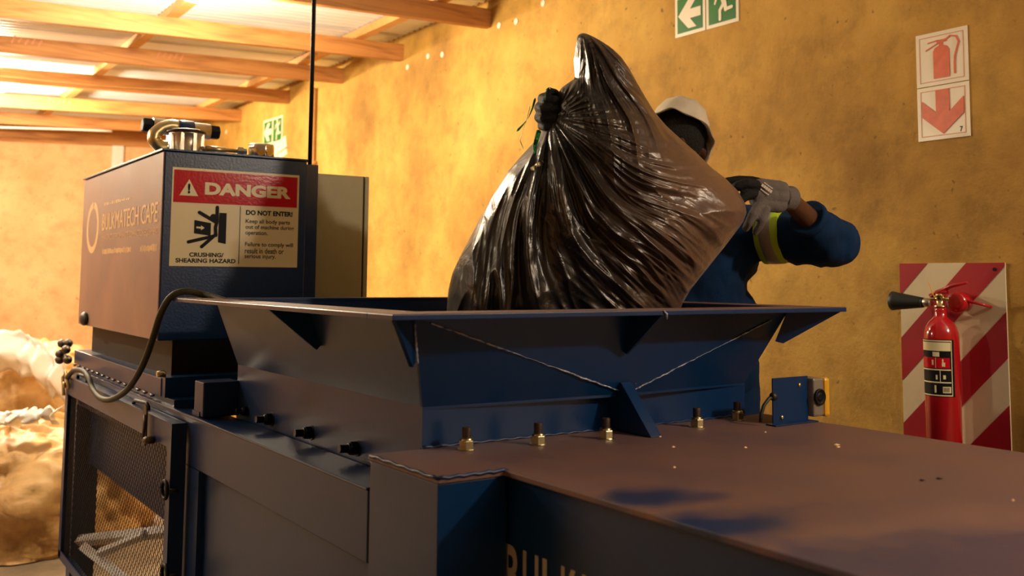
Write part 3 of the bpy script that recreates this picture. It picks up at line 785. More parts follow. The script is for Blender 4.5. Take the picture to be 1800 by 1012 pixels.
# corner gussets on the diagonals
mb = MB(); d = V3((1, 1, 0)).normalized(); c = V3((rl + .012, rf + .012, Z(zt)))
mb.plate([c, c + V3((.095, .095, 0)), c + V3((.112, .122, -.092)), c + V3((.098, .108, -.10))], .008); mb.build('corner_gusset', 'blue', mc)
mb = MB(); c = V3((rr_ - .012, rf + .012, Z(zt)))
mb.plate([c, c + V3((-.095, .095, 0)), c + V3((-.112, .122, -.080)), c + V3((-.098, .108, -.085))], .008); mb.build('corner_gusset', 'blue', mc)
mb = MB(); c = A[0]; pts = [c + V3((-.004 + .02 * k / 14 * .9, -.006 + .02 * k / 14 * .9, -.012 - .082 * k / 14)) for k in range(15)]
mb.tube(pts, [.002 + .0012 * (k % 2) for k in range(15)], 6); mb.build('weld_seam', 'weld', mc)
mb = MB(); g = V3((1.545, rf - .001, Z(rz - .002))); mb.tube([g + V3((-.008, 0, .002)), g + V3((0, -.002, -.006)), g + V3((.003, 0, -.018))], [.0015, .003, .0015], 6); mb.build('weld_spot', 'weld', mc)
# triangular stay in the middle of the front
sx0 = at(1097, 770, y=nf).x; mb = MB()
sx0 = 1.545
mb.prism([(sx0, nf, Z(-.245)), (sx0, nf - .045, Z(-.245)), (sx0, nf - .150, Z(-.3585)), (sx0, nf, Z(-.3585))], (.034, 0, 0)); mb.build('front_stay', 'blue', mc, bevel=.0015)
# dab of white paint above the stay
mb = MB(); q = at(1108, 655, y=nf - .033)
for pth in ([(-.004, .018), (-.008, .006), (-.010, -.006), (.002, -.006), (.006, .002), (-.003, .004)], [(.020, .010), (.016, 0), (.013, -.010), (.013, -.026)]):
    mb.tube([q + V3((a, -.003, b)) for a, b in pth], .0024, 6)
mb.build('paint_dab', 'signw', mc)


def bolt(p, axis, nutm='zinc', shankm='bolt', s=1.0):
    p = V3(p); axis = V3(axis).normalized()
    a = V3((1, 0, 0)) if abs(axis.z) > .9 else V3((0, 0, 1)); u = axis.cross(a).normalized(); v = axis.cross(u)
    nut = MB(); nut.lathe(p, axis, [(0, .0195 * s), (.0025 * s, .0195 * s)], 24, False)
    pts = [p + axis * .0025 * s + (u * math.cos(k * math.pi / 3 + .4) + v * math.sin(k * math.pi / 3 + .4)) * .0165 * s for k in range(6)]; nut.prism(pts, axis * .017 * s)
    nut.lathe(p + axis * .0195 * s, axis, [(0, .0140 * s), (.0045 * s, .0125 * s), (.0055 * s, .0105 * s)], 24, True)
    sh = MB(); pr = [(0.02 * s, .0098 * s)]
    for k in range(9): pr += [((.0255 + k * .0022) * s, .0100 * s), ((.0266 + k * .0022) * s, .0088 * s)]
    pr += [(.0455 * s, .0098 * s), (.0465 * s, .0086 * s)]
    sh.lathe(p, axis, pr, 20)
    o = nut.build('bolt_nut', nutm, mc, bevel=.0008); lab(o, 'yellow zinc nut and washer' if nutm == 'zinc' else 'dark bolt nut')
    sh.build('threaded_stud', shankm, o)
    return o


for px, py in ((820, 790), (946, 781), (1065, 771), (1225, 750), (1296, 738)):
    p = at(px, py, z=-.360); bolt((p.x, p.y, H - .3600), (0, 0, 1))
for y in (2.72, 2.435, 2.162, 2.92):
    bolt((nl, y, Z(-.404)), (-1, 0, 0.05), 'boltd', 'boltd', 1.0 if y < 2.9 else .8)
# bracket plate at the end of the hopper side
mb = MB(); mb.boxz(.925, 1.036, 3.005, 3.095, -.4270, -.322); mb.build('side_bracket', 'blued', mc, bevel=.004)
mb = MB(); mb.boxz(.922, .945, 3.03, 3.10, -.4272, -.412); mb.build('bracket_foot', 'blued', mc)

# tank and its plinth
TX0, TX1, TY0, TY1 = XL, 1.437, 3.49, 4.84
mb = MB(); mb.boxz(TX0, TX1, TY0, TY1, -.225, .432); tank = mb.build('oil_tank', 'tank', mc, bevel=.004)
mb = MB(); mb.boxz(TX0 - .0035, TX0 - .0003, TY0 + .004, TY1 - .004, -.222, .428); lab(mb.build('tank_side_panel', 'tankside', tank), 'left side of the tank, warm reflection painted in')
mb = MB(); mb.boxz(TX0 - .010, TX1 + .004, TY0 - .004, TY1 + .006, .433, .440); mb.build('tank_lid', 'tank', tank, bevel=.001)
mb = MB(); mb.boxz(TX0 + .05, TX1 - .01, TY0 + .002, TY1 - .05, -.345, -.2255); mb.build('tank_plinth', 'black', mc)
mb = MB(); mb.boxz(TX0 - .002, TX1 + .02, 3.42, 4.90, -.405, -.345); mb.build('support_rail', 'blued', mc, bevel=.003)
for k in range(15):
    y0 = 3.5 + k * .096; mb = MB(); mb.tube([(XL - .002, y0, Z(-.409)), (XL - .004, y0 + .025, Z(-.412)), (XL - .002, y0 + .055, Z(-.408))], [.003, .006, .003], 6)
    mb.build('stitch_weld', 'blued', mc)
mb = MB(); mb.boxz(XL + .01, 2.08, 3.30, 4.90, -.4334, -.4055); mb.build('rear_deck', 'blue', mc)
mb = MB(); mb.boxz(TX0 + .001, TX1, 3.38, 3.455, -.4054, -.34); mb.build('deck_angle', 'blue', mc)
p = at(1018 / 3.6, 500 + 535 / 3.6, x=XL); mb = MB(); mb.lathe((XL - .012, 3.44, Z(-.332)), (1, 0, 0), [(0, .010), (.02, .012), (.03, .008)], 12); mb.build('hinge_pin', 'zinc', mc)
# black knob and fittings on the far side edge
mb = MB(); p = at(148, 560, x=XL - .012); ellip(mb, p, (.018, .05, .030)); mb.build('tank_side_knob', 'rubber', mc)
mb = MB(); p = at(118, 622, x=XL - .03); 
for k in range(7): ellip(mb, p + V3((random.uniform(-.03, .03), random.uniform(-.05, .10), random.uniform(-.03, .05))), (.02, .035, .02), seg=12, rings=8)
mb.build('pipe_fittings', 'bolt', mc)
# post right of the tank (dark strip) reaching to the deck
mb = MB(); mb.boxz(1.455, 1.513, 3.56, 3.60, -.405, .43); mb.build('rear_post', 'tank', mc, bevel=.002)

# danger sign on the tank face
P = Pl((0, TY0 - .0002, H), (1, 0, 0), (0, 0, 1)); P.n = V3((0, -1, 0))
sg = MB(); u0, u1, v0, v1 = .940, 1.407, .032, .377
P.rect(sg, u0, u1, v0, v1, 0.0, .0012); sgn = sg.build('danger_sign', 'cream', mc); lab(sgn, 'cream and red DANGER warning sign')
U = lambda a: u0 + (u1 - u0) * a
Vv = lambda b: v0 + (v1 - v0) * b
mb = MB(); P.rect(mb, U(.012), U(.985), Vv(.645), Vv(.975), .0014, .0018); mb.build('red_band', 'sred', sgn)
mb = MB(); P.poly(mb, [(U(.055), Vv(.715)), (U(.195), Vv(.715)), (U(.125), Vv(.885))], .0020, .0024); P.text(mb, 'DANGER', U(.245), U(.93), Vv(.735), Vv(.865), .0021, .05); mb.build('danger_word', 'cream', sgn)
mb = MB(); P.text(mb, '!', U(.116), U(.134), Vv(.738), Vv(.840), .0045, .04); mb.build('exclamation_mark', 'sblack', sgn)
dv = MB(); P.rect(dv, U(.522), U(.527), Vv(.03), Vv(.635), .0014, .0018); dv.build('divider_line', 'sblack', sgn)
mb = MB(); P.text(mb, 'DO NOT ENTER!', U(.57), U(.95), Vv(.545), Vv(.598), .0016, .045); mb.build('sign_heading', 'sblack', sgn); mb = MB()
for t, b, wd in (('Keep all body parts', .448, .36), ('out of machine during', .388, .395), ('operation.', .325, .178), ('Failure to comply will', .205, .39), ('result in death or', .142, .315), ('serious injury.', .078, .25)):
    P.text(mb, t, U(.570), U(.570 + wd), Vv(b), Vv(b + .055), .0016, .015)
mb.build('sign_instructions', 'sblack', sgn); mb = MB()
P.text(mb, 'CRUSHING/', U(.145), U(.405), Vv(.095), Vv(.140), .0016, .035)
P.text(mb, 'SHEARING HAZARD', U(.045), U(.500), Vv(.035), Vv(.080), .0016, .035)
mb.build('sign_caption', 'sblack', sgn)
mb = MB()                                           # crushed figure between ram and plate
P.poly(mb, [(U(.175), Vv(.47)), (U(.30), Vv(.445)), (U(.30), Vv(.315)), (U(.175), Vv(.335))], .0016, .002)
P.poly(mb, [(U(.362), Vv(.555)), (U(.418), Vv(.555)), (U(.418), Vv(.235)), (U(.358), Vv(.250))], .0016, .002)
for a in ((.345, .61, .345, .46), (.345, .46, .335, .40), (.335, .46, .21, .55), (.335, .40, .34, .32), (.32, .31, .135, .245), (.34, .33, .235, .200)):
    P.bar(mb, U(a[0]), Vv(a[1]), U(a[2]), Vv(a[3]), .012, .0016, .002)
P.disc(mb, U(.318), Vv(.505), .0125, .0016, .002, 18)
mb.build('pictogram', 'sblack', sgn)
mb = MB(); P.poly(mb, [(U(.19), Vv(.405)), (U(.225), Vv(.402)), (U(.225), Vv(.418)), (U(.252), Vv(.393)), (U(.225), Vv(.368)), (U(.225), Vv(.384)), (U(.19), Vv(.387))], .0023, .0026); mb.build('pictogram_arrow', 'cream', sgn)

# decal on the left side of the tank
PT = Pl((TX0 - .0036, 0, H), (0, -1, 0), (0, 0, 1)); PT.n = V3((-1, 0, 0))
T = lambda px, py: (-(at(px, py, x=TX0 - .0036).y), at(px, py, x=TX0 - .0036).z - H)
mb = MB()
cA = T(163, 400); ryy = .098; rxx = .125
n = 40
for k in range(n):
    a0 = math.radians(92 + 350 * k / n); a1 = math.radians(92 + 350 * (k + 1) / n)
    w0 = .030; qd = [(cA[0] + rxx * math.cos(a0), cA[1] + ryy * 1.15 * math.sin(a0)), (cA[0] + rxx * math.cos(a1), cA[1] + ryy * 1.15 * math.sin(a1)),
                     (cA[0] + (rxx - .035) * math.cos(a1), cA[1] + (ryy * 1.15 - .028) * math.sin(a1)), (cA[0] + (rxx - .035) * math.cos(a0), cA[1] + (ryy * 1.15 - .028) * math.sin(a0))]
    if 75 < math.degrees(a0) % 360 < 88: continue
    mb.prism([PT.p(a, b) for a, b in qd], (-.0005, 0, 0))
mb.build('logo_ring', 'decal', tank)
mb = MB()
l0, l1 = T(180, 395), T(278, 375)
for du, dn in ((0, .0006), (.007, .0010)): PT.text(mb, 'BULKMATECH CAPE', l0[0] + du, l1[0] + du - .007, l1[1] - .030, l1[1] + .042, dn, .0)
def ragged(c0, c1, b0, b1, step=.020):
    a = c0
    while a < c1:
        wd = step * random.uniform(.5, .9); PT.rect(mb, a, min(a + wd, c1), b0 + random.uniform(0, .004), b1 - random.uniform(0, .006), .0001, .0006); a += step
mb.build('side_lettering', 'decal', tank); mb = MB()
m0, m1 = T(180, 418), T(278, 407)
PT.text(mb, 'MANUFACTURERS OF WASTE COMPACTION EQUIPMENT', m0[0], m1[0], m1[1] - .012, m1[1] + .016, .0006, .0)
mb.build('side_lettering', 'decal', tank); mb = MB()
b0, b1 = T(180, 440), T(230, 438); ragged(b0[0], b1[0], b1[1] - .012, b1[1] + .012)
mb.build('side_lettering', 'decal', tank); mb = MB()
c0, c1 = T(247, 437), T(277, 434); ragged(c0[0], c1[0], c1[1] - .014, c1[1] + .012)
mb.build('side_lettering', 'decal', tank); mb = MB()
d0, d1 = T(184, 356), T(230, 347); ragged(d0[0], d1[0], d1[1] - .008, d1[1] + .006, .034)
mb.build('side_lettering', 'decal', tank)

# fittings on the tank top
ty = 3.66
c = at(327, 266, y=ty); c.z = Z(.4405); rad = abs(at(362, 245, y=ty).x - at(293, 245, y=ty).x) / 2 * .86
flt = MB(); flt.lathe(c, (0, 0, 1), [(0, rad * .98), (.004, rad * .98), (.006, rad * .86), (.071, rad * .93), (.076, rad * 1.0), (.082, rad * 1.02)], 40)
fo = flt.build('filter_housing', 'alu', mc)
mb = MB(); mb.lathe(c + V3((0, 0, .0822)), (0, 0, 1), [(0, rad * 1.14), (.007, rad * 1.14), (.012, rad * .9), (.014, rad * .3)], 40); mb.build('filter_cap', 'bolt', fo)
mb = MB()
for k in range(8):
    a = k * math.pi / 4 + .25; q = c + V3((math.cos(a) * rad * .93, math.sin(a) * rad * .93, .004)); mb.box(q.x - .006, q.x + .006, q.y - .006, q.y + .006, q.z, q.z + .074)
    mb.lathe(q + V3((0, 0, .076)), (0, 0, 1), [(0, .008), (.012, .008)], 8)
mb.build('filter_ribs', 'alu', fo)
mb = MB(); d = RT.copy(); d.z = 0; d.normalize()
mb.lathe(c + d * rad * .8 + V3((0, 0, .024)), d, [(0, .011), (.02, .011), (.024, .006)], 12); mb.build('side_port', 'alu', fo); mb = MB(); mb.lathe(c - d * rad * .8 + V3((0, 0, .032)), -d, [(0, .012), (.016, .012)], 12); mb.build('side_port', 'alu', fo)
# horizontal accumulator tube behind it
y2 = 4.02; a = at(268, 221, y=y2); b = at(368, 232, y=y2); ax = (b - a)
vt = MB(); vt.lathe(a, ax, [(0, .032), (ax.length, .032)], 26); vo = vt.build('control_valve', 'alu', mc)
mb = MB(); mb.lathe(a + ax * .34, ax, [(0, .036), (ax.length * .36, .036)], 26); mb.build('valve_band', 'blue', vo)
for q, s in ((a, -1), (b, 1)):
    dd = ax.normalized() * s; mb = MB(); mb.lathe(q, dd, [(0, .024), (.004, .030), (.036, .030), (.040, .024)], 6, False); mb.build('end_plug', 'black', vo)
mb = MB(); m_ = (a + b) / 2; mb.box(m_.x - .05, m_.x + .05, m_.y - .03, m_.y + .03, Z(.4405), m_.z - .02); mb.build('valve_foot', 'alu', vo)
# bent suction pipe
mb = MB(); y3 = 3.86; pts = [at(x_, y_, y=y3) for x_, y_ in ((312, 226), (298, 224), (284, 228), (272, 238), (270, 250), (280, 260), (294, 262))]
pts2 = []
for i in range(len(pts) - 1):
    for k in range(4): pts2.append(pts[i].lerp(pts[i + 1], k / 4))
pts2.append(pts[-1]); mb.tube([q + V3((0, 0, .008)) for q in pts2], .024, 14); mb.build('bent_pipe', 'brassy', mc)
# return pipe with nuts
mb = MB(); y4 = 3.60; a = at(362, 261, y=y4); b = at(425, 266, y=y4); mb.tube([a, a.lerp(b, .55), a.lerp(b, .56), b], [.012, .010, .008, .008], 14); po = mb.build('return_pipe', 'brassy', mc)
mb = MB(); dd = (b - a).normalized(); mb.lathe(a.lerp(b, .86), dd, [(0, .010), (.003, .017), (.022, .017), (.026, .012), (.036, .012)], 6, False); mb.build('pipe_nut', 'alu', po)
# breather cap
c = at(459, 270, y=3.60); c.z = Z(.4405); rc = .047
mb = MB(); vs = []; seg = 60; pr = [(0, .90), (.004, .98), (.010, 1.0), (.046, 1.0), (.054, .96), (.057, .86), (.058, .2)]
for h, r in pr:
    for k in range(seg):
        a = k * 2 * math.pi / seg; rr2 = rc * r * (1 + (.055 * (math.cos(a * 8) > .2) if .005 < h < .056 else 0)); vs.append(c + V3((math.cos(a) * rr2, math.sin(a) * rr2, h)))
fs = [(i * seg + k, i * seg + (k + 1) % seg, (i + 1) * seg + (k + 1) % seg, (i + 1) * seg + k) for i in range(len(pr) - 1) for k in range(seg)]
mb.add(vs, fs, True); mb.add([c + V3((math.cos(k * 2 * math.pi / seg) * rc * .2, math.sin(k * 2 * math.pi / seg) * rc * .2, .058)) for k in range(seg)], [list(range(seg))])
mb.build('breather_cap', 'chrome', mc)
mb = MB(); a = at(490, 274, y=3.6); mb.box(a.x - .05, a.x + .11, a.y - .03, a.y + .03, Z(.4405), Z(.4405) + .010); mb.build('lid_plate', 'black', mc)

# guard panel (mesh) on the left below the beam
GX0, GX1, GY0, GY1, GZ0, GZ1 = .862, .908, 3.10, 4.80, -1.235, -.452
mb = MB(); fw = .075
mb.boxz(GX0, GX1, GY0, GY1, GZ1 - .008, GZ1); mb.boxz(GX0, GX0 + .005, GY0, GY1, GZ1 - fw, GZ1 - .008); mb.boxz(GX0, GX0 + .005, GY0, GY0 + .045, GZ0, GZ1 - fw)
mb.boxz(GX0 + .005, GX1, GY0, GY0 + .005, GZ0, GZ1 - .008); mb.boxz(GX0, GX0 + .005, GY1 - .05, GY1, GZ0, GZ1 - fw); mb.boxz(GX0, GX1, GY0, GY1, GZ0 - .005, GZ0); mb.boxz(GX0, GX0 + .005, GY0, GY1, GZ0, GZ0 + .03)
mb.boxz(GX0 + .005, GX1, GY1 - .005, GY1, GZ0, GZ1 - .008)
gd = mb.build('guard_frame', 'blued', mc); lab(gd, 'frame of the mesh guard door')
mb = MB(); cw, ch = .033, .030; y0, y1, z0, z1 = GY0 + .04, GY1 - .045, GZ0 + .02, GZ1 - fw + .004
vs = []; fs = []
ncol = int((y1 - y0) / cw); nrow = int((z1 - z0) / ch)
for j in range(ncol * 2 + 1):
    for i in range(nrow):
        ya = y0 + j * cw / 2
        if j % 2 == 0: za, zb = z0 + i * ch, z0 + (i + .5) * ch
# strands
def strand(y_a, z_a, y_b, z_b):
    wv = .0011; dx = .0006
    L = math.hypot(y_b - y_a, z_b - z_a); ny, nz_ = -(z_b - z_a) / L * wv, (y_b - y_a) / L * wv
    X = GX0 + .010
    o = len(vs)
    for x_ in (X - dx, X + dx):
        vs.extend([(x_, y_a + ny, Z(z_a + nz_)), (x_, y_a - ny, Z(z_a - nz_)), (x_, y_b - ny, Z(z_b - nz_)), (x_, y_b + ny, Z(z_b + nz_))])
    fs.extend([(o, o + 1, o + 2, o + 3), (o + 7, o + 6, o + 5, o + 4), (o, o + 3, o + 7, o + 4), (o + 1, o + 5, o + 6, o + 2)])
for j in range(ncol):
    for i in range(nrow):
        ya, za = y0 + j * cw, z0 + i * ch
        strand(ya, za + ch / 2, ya + cw / 2, za + ch); strand(ya + cw / 2, za + ch, ya + cw, za + ch / 2)
        strand(ya, za + ch / 2, ya + cw / 2, za); strand(ya + cw / 2, za, ya + cw, za + ch / 2)
mb.add(vs, fs); mb.build('wire_mesh', 'black', gd)
# latch loops, hasp, hinge rings
def loop(px0, px1, pyt, pyb, x, nm, m_, r=.0055, par=mc):
    a = at(px0, pyb, x=x); b = at(px0, pyt, x=x); c = at(px1, pyt + 6, x=x); d = at(px1, pyb + 8, x=x)
    mb = MB(); mb.tube([a, a.lerp(b, .85), b.lerp(c, .12), b.lerp(c, .88), d.lerp(c, .85), d], r, 10); return mb.build(nm, m_, par)
loop(235, 261, 703, 735, GX0 + .02, 'lift_loop', 'black', .0065)
loop(137, 153, 657, 678, GX0 + .02, 'lift_loop', 'black', .0065)
p = at(256, 752, x=GX0 - .010); mb = MB(); P = Pl(p, (0, -1, 0), (0, 0, 1)); P.n = V3((-1, 0, 0))
P.bar(mb, 0, -.035, 0, .055, .045, 0, .005)
mb.tube([p + V3((-.012, -.02, -.03)), p + V3((-.016, -.05, .02)), p + V3((-.012, -.03, .045))], .005, 8); mb.tube([p + V3((0.01, -.075, -.028)), p + V3((-.012, -.075, -.028)), p + V3((-.012, -.055, -.03))], .012, 8); mb.build('latch_hasp', 'bolt', gd)
for py in (860, 1008):
    p = at(294, py, x=GX0 - .004); mb = MB(); n = 20; pts = [p + V3((-.008, .030 * math.cos(k * 2 * math.pi / n), .026 * math.sin(k * 2 * math.pi / n))) for k in range(n + 1)]
    mb.tube(pts, .006, 8); mb.tube([p + V3((-.005, -.03, 0)), p + V3((.02, -.045, .004))], .006, 8); mb.build('hinge_ring', 'black', gd)
p = at(118, 672, x=GX0 - .004); mb = MB(); mb.tube([p + V3((-.006, .03, -.06)), p + V3((-.01, .05, .02)), p + V3((-.01, .0, .05)), p + V3((-.006, -.08, -.02))], .007, 8); mb.lathe(p + V3((-.004, 0, -.01)), (-1, 0, 0), [(0, .014), (.012, .014), (.016, .008)], 12); mb.build('corner_latch', 'brassy', gd)
# frame legs behind the guard
for a_ in ((XL, XL + .10, 2.98, 3.13), (XL, XL + .10, 4.80, 4.88), (2.0, XR, 4.82, 4.92), (2.0, XR, 2.98, 3.06)):
    mb = MB(); mb.boxz(*a_, FL, -.579); mb.build('frame_leg', 'blued', mc)
mb = MB(); mb.boxz(.965, 1.0, 3.12, 4.84, -.835, -.58); mb.build('inner_panel', 'blued', mc)

# pale steel angle scraps under the machine
def beam_px(a, b, d1, d2, w_, label):
    A_, B_ = at(*a, d=d1), at(*b, d=d2); A_.z = max(A_.z, .05); B_.z = max(B_.z, .05)
    mb = MB(); mb.tube([A_, B_], w_, 4, smooth=False); return tag(mb.build('steel_bar', 'steelp'), label, 'steel bar', 'pale steel bars under the machine')
beam_px((140, 950), (310, 932), 4.35, 3.95, .026, 'pale steel bar lying nearly level, seen through the mesh guard')
beam_px((148, 962), (235, 1030), 4.25, 3.95, .026, 'pale steel bar running down to the bottom edge behind the mesh guard')
beam_px((175, 972), (255, 938), 4.15, 4.02, .020, 'short pale steel bar crossing behind the mesh guard')

# safety sensor on the collar
ss = thing('safety_sensor', 'yellow and grey round-faced sensor on a dark blue bracket', 'sensor', (2.03, 1.70, H - .360))
mb = MB(); mb.boxz(1.953, 2.087, 1.698, 1.702, -.3595, -.246); mb.boxz(1.925, 2.087, 1.665, 1.698, -.3595, -.3565)
mb.build('bracket', 'blue', ss, bevel=.001)
mb = MB(); mb.boxz(2.089, 2.130, 1.682, 1.735, -.350, -.252); mb.build('sensor_body', 'grey', ss, bevel=.005)
mb = MB(); P = Pl((2.12, 1.70, H - .302), (0, 1, 0), (0, 0, 1)); yb = MB()
prof = [(-.026, -.050), (.030, -.050), (.036, -.040), (.036, .040), (.030, .050), (-.026, .050)]
yb.prism([(2.1305, 1.705 + a, H - .302 + b) for a, b in prof], (.022, 0, 0)); yb.build('yellow_shell', 'yellow', ss, bevel=.007)
mb = MB(); c = V3((2.110, 1.6815, H - .300)); mb.lathe(c, (0, -1, 0), [(0, .021), (.005, .021), (.0065, .018), (.003, .014), (.003, .010), (.006, .009), (.003, .004)], 28); mb.build('sensor_face', 'black', ss)
for (dx, dz) in ((2.053, -.268), (1.985, -.345)):
    mb = MB(); mb.lathe((dx, 1.698, Z(dz)), (0, -1, 0), [(0, .006), (.003, .005), (.004, .002)], 12); mb.build('screw', 'brass', ss)
mb = MB(); pts = [at(x_, y_, y=1.70) for x_, y_ in ((1362, 697), (1352, 700), (1343, 712), (1338, 728), (1337, 742))]; mb.tube(pts, .0045, 10); mb.lathe(pts[0], (-1, 0, .1), [(0, .010), (.010, .010), (.014, .006)], 12); mb.build('sensor_cable', 'rubber', ss)

# hose from the hopper down to the guard
mb = MB(); hp = [(400, 530, .97), (360, 518, .94), (325, 512, .885), (300, 522, .85), (283, 550, .842), (270, 590, .838), (256, 630, .835), (240, 662, .832), (220, 688, .832), (195, 702, .834), (176, 699, .838), (163, 683, .842), (156, 664, .845), (146, 652, .85), (130, 651, .85), (118, 664, .852)]
pts = [at(a, b, x=x_) for a, b, x_ in hp]
from mathutils import geometry
sm = []
for i in range(len(pts) - 1):
    p0_ = pts[max(i - 1, 0)]; p1_ = pts[i]; p2_ = pts[i + 1]; p3_ = pts[min(i + 2, len(pts) - 1)]
    for k in range(6):
        t = k / 6; sm.append(.5 * ((2 * p1_) + (p2_ - p0_) * t + (2 * p0_ - 5 * p1_ + 4 * p2_ - p3_) * t * t + (3 * p1_ - p0_ - 3 * p2_ + p3_) * t ** 3))
sm.append(pts[-1]); mb.tube(sm, .0105, 14); tag(mb.build('hydraulic_hose', 'hose'), 'olive black hose looping from the hopper rim down to the mesh guard', 'hose')

# cabinet behind the tank
ca = thing('control_cabinet', 'beige sheet metal cabinet behind the blue oil tank', 'cabinet', (1.63, 3.75, 0))
mb = MB(); mb.boxz(1.514, 1.735, 3.62, 3.95, FL, .405); mb.build('cabinet_body', 'cab', ca, bevel=.003)
mb = MB(); mb.boxz(1.7355, 1.741, 3.625, 3.95, FL, .405); mb.build('door_gap', 'black', ca)
mb = MB(); mb.boxz(1.7415, 1.760, 3.62, 3.95, FL, .405); mb.build('cabinet_door', 'cab', ca, bevel=.002)
# conduits
p = at(541.5, 150, y=3.66); p2 = at(541.5, 298, y=3.66); mb = MB(); q0 = V3((p2.x, 3.66, Z(.30))); x_ = at(541, 290, y=3.66).x
mb.tube([(x_, 3.61 + .03, Z(.36)), (x_, 3.64, Z(1.66) + ROOF(x_))], .0085, 12); tag(mb.build('conduit_pole', 'black'), 'thin black upright conduit from tank corner up to the roof', 'conduit')
a = at(555, 155, x=XW - .012); b = at(553, 300, x=XW - .012); mb = MB(); mb.tube([(XW - .02, a.y, a.z), (XW - .02, a.y, H - 1.38)], .016, 10)
mb.lathe((XW - .02, b.y, b.z + .05), (0, 0, 1), [(0, .024), (.03, .024)], 12); tag(mb.build('wall_conduit', 'woodl'), 'pale orange upright conduit on the wall beside the black pole', 'conduit')

# ------------------------------------------------------------------ sacks on the left
def sack(c, r, seed, name, label, tilt=0.0, group='bulging tan sacks'):
    mb = MB(); vs = []; fs = []; nu, nvv = 150, 84; c = V3(c); r = V3(r)
    for i in range(nvv + 1):
        t = math.pi * i / nvv
        for k in range(nu):
            p = 2 * math.pi * k / nu
            s_, c_ = math.sin(t), math.cos(t)
            q = V3((math.copysign(abs(s_ * math.cos(p)) ** .72, math.cos(p)), math.copysign(abs(s_ * math.sin(p)) ** .72, math.sin(p)), math.copysign(abs(c_) ** .8, c_)))
            dirn = q.normalized()
            n1 = noise.noise(dirn * 2.3 + V3((seed, 0, 0))); n2 = noise.noise(V3((dirn.x * 3.2 + seed, dirn.y * 3.2, dirn.z * 1.2)) * 2.2)
            gath = math.sin(p * 9 + seed + 3 * n1) * max(0, c_) ** 2 * .03
            k_ = 1 + .14 * n1 + .12 * (.45 - abs(n2)) + gath + .05 * (.3 - abs(noise.noise(dirn * 7 + V3((seed, 3, 1)))))
            v = V3((q.x * r.x, q.y * r.y, q.z * r.z)) * k_
            v.x += tilt * v.z; w_ = c + v; w_.z = max(w_.z, 0.004)
            vs.append(w_)
    for i in range(nvv):
        for k in range(nu): k2 = (k + 1) % nu; fs.append((i * nu + k, (i + 1) * nu + k, (i + 1) * nu + k2, i * nu + k2))
    mb.add(vs, fs, True); t = thing(name, label, 'sack', (c.x, c.y, max(0, c.z - r.z)), group); mb.build('sack_body', 'sack', t)
    return t


def film(t, pts, d0, wid, seed):
    """crumpled clear plastic lying over a sack"""
    mb = MB(); vs = []; fs = []; n = 40; m_ = 10
    for i in range(n + 1):
        f0 = i / n * (len(pts) - 1); a = int(min(f0, len(pts) - 2)); fr = f0 - a
        px = pts[a][0] * (1 - fr) + pts[a + 1][0] * fr; py = pts[a][1] * (1 - fr) + pts[a + 1][1] * fr
        c = at(px, py, d=d0)
        for j in range(m_ + 1):
            u = j / m_ - .5; n1 = noise.noise(V3((i * .16, j * .25, seed))); n2 = noise.noise(V3((i * .28, j * .15, seed + 5)))
            vs.append(c + V3((0, 0, -u * wid)) + FW * (-(.05) * (1 - 4 * u * u) + .07 * n1) + V3((0, 0, .04 * n2)) + RT * (.03 * n1))
    for i in range(n):
        for j in range(m_): fs.append((i * (m_ + 1) + j, (i + 1) * (m_ + 1) + j, (i + 1) * (m_ + 1) + j + 1, i * (m_ + 1) + j + 1))
    mb.add(vs, fs, True); o = mb.build('plastic_film', 'film', t); s = o.modifiers.new('s', 'SOLIDIFY'); s.thickness = .002; return o


def sack_px(px, py, d, rx, ry, rz_, seed, label, **k):
    c = at(px, py, d=d); return sack((c.x, c.y, c.z), (rx, ry, rz_), seed, 'bulk_sack', label, **k)


s1 = sack_px(10, 905, 5.3, .66, .60, .46, 1.3, 'large tan sack standing on the floor left of the mesh guard, lowest at the edge')
s2 = sack_px(30, 700, 6.9, .62, .55, .36, 4.1, 'brown tan sack topped with clear plastic, behind the lowest sack')
s3 = sack_px(245, 880, 8.0, .9, .6, .50, 8.7, 'pale tan sack seen through the mesh guard beyond the machine')
s4 = sack_px(-60, 800, 8.2, .7, .6, .6, 6.2, 'dim tan sack at the back behind the others')
film(s2, [(-15, 612), (30, 618), (60, 625), (80, 645), (100, 660), (116, 668)], 6.35, .26, 2.0)
film(s1, [(-15, 738), (30, 734), (70, 730), (106, 728)], 5.05, .07, 7.0)

# ------------------------------------------------------------------ step platform (the worker stands on it)
st = thing('step_platform', 'low steel step the worker stands on behind the hopper', 'step', (2.62, 2.45, 0))
mb = MB(); mb.box(2.24, 3.10, 2.10, 2.90, .16, .19); mb.build('step_deck', 'black', st)
for x_ in (2.26, 3.04):
    for y_ in (2.12, 2.84): mb = MB(); mb.box(x_, x_ + .04, y_, y_ + .04, 0, .16); mb.build('leg', 'black', st)

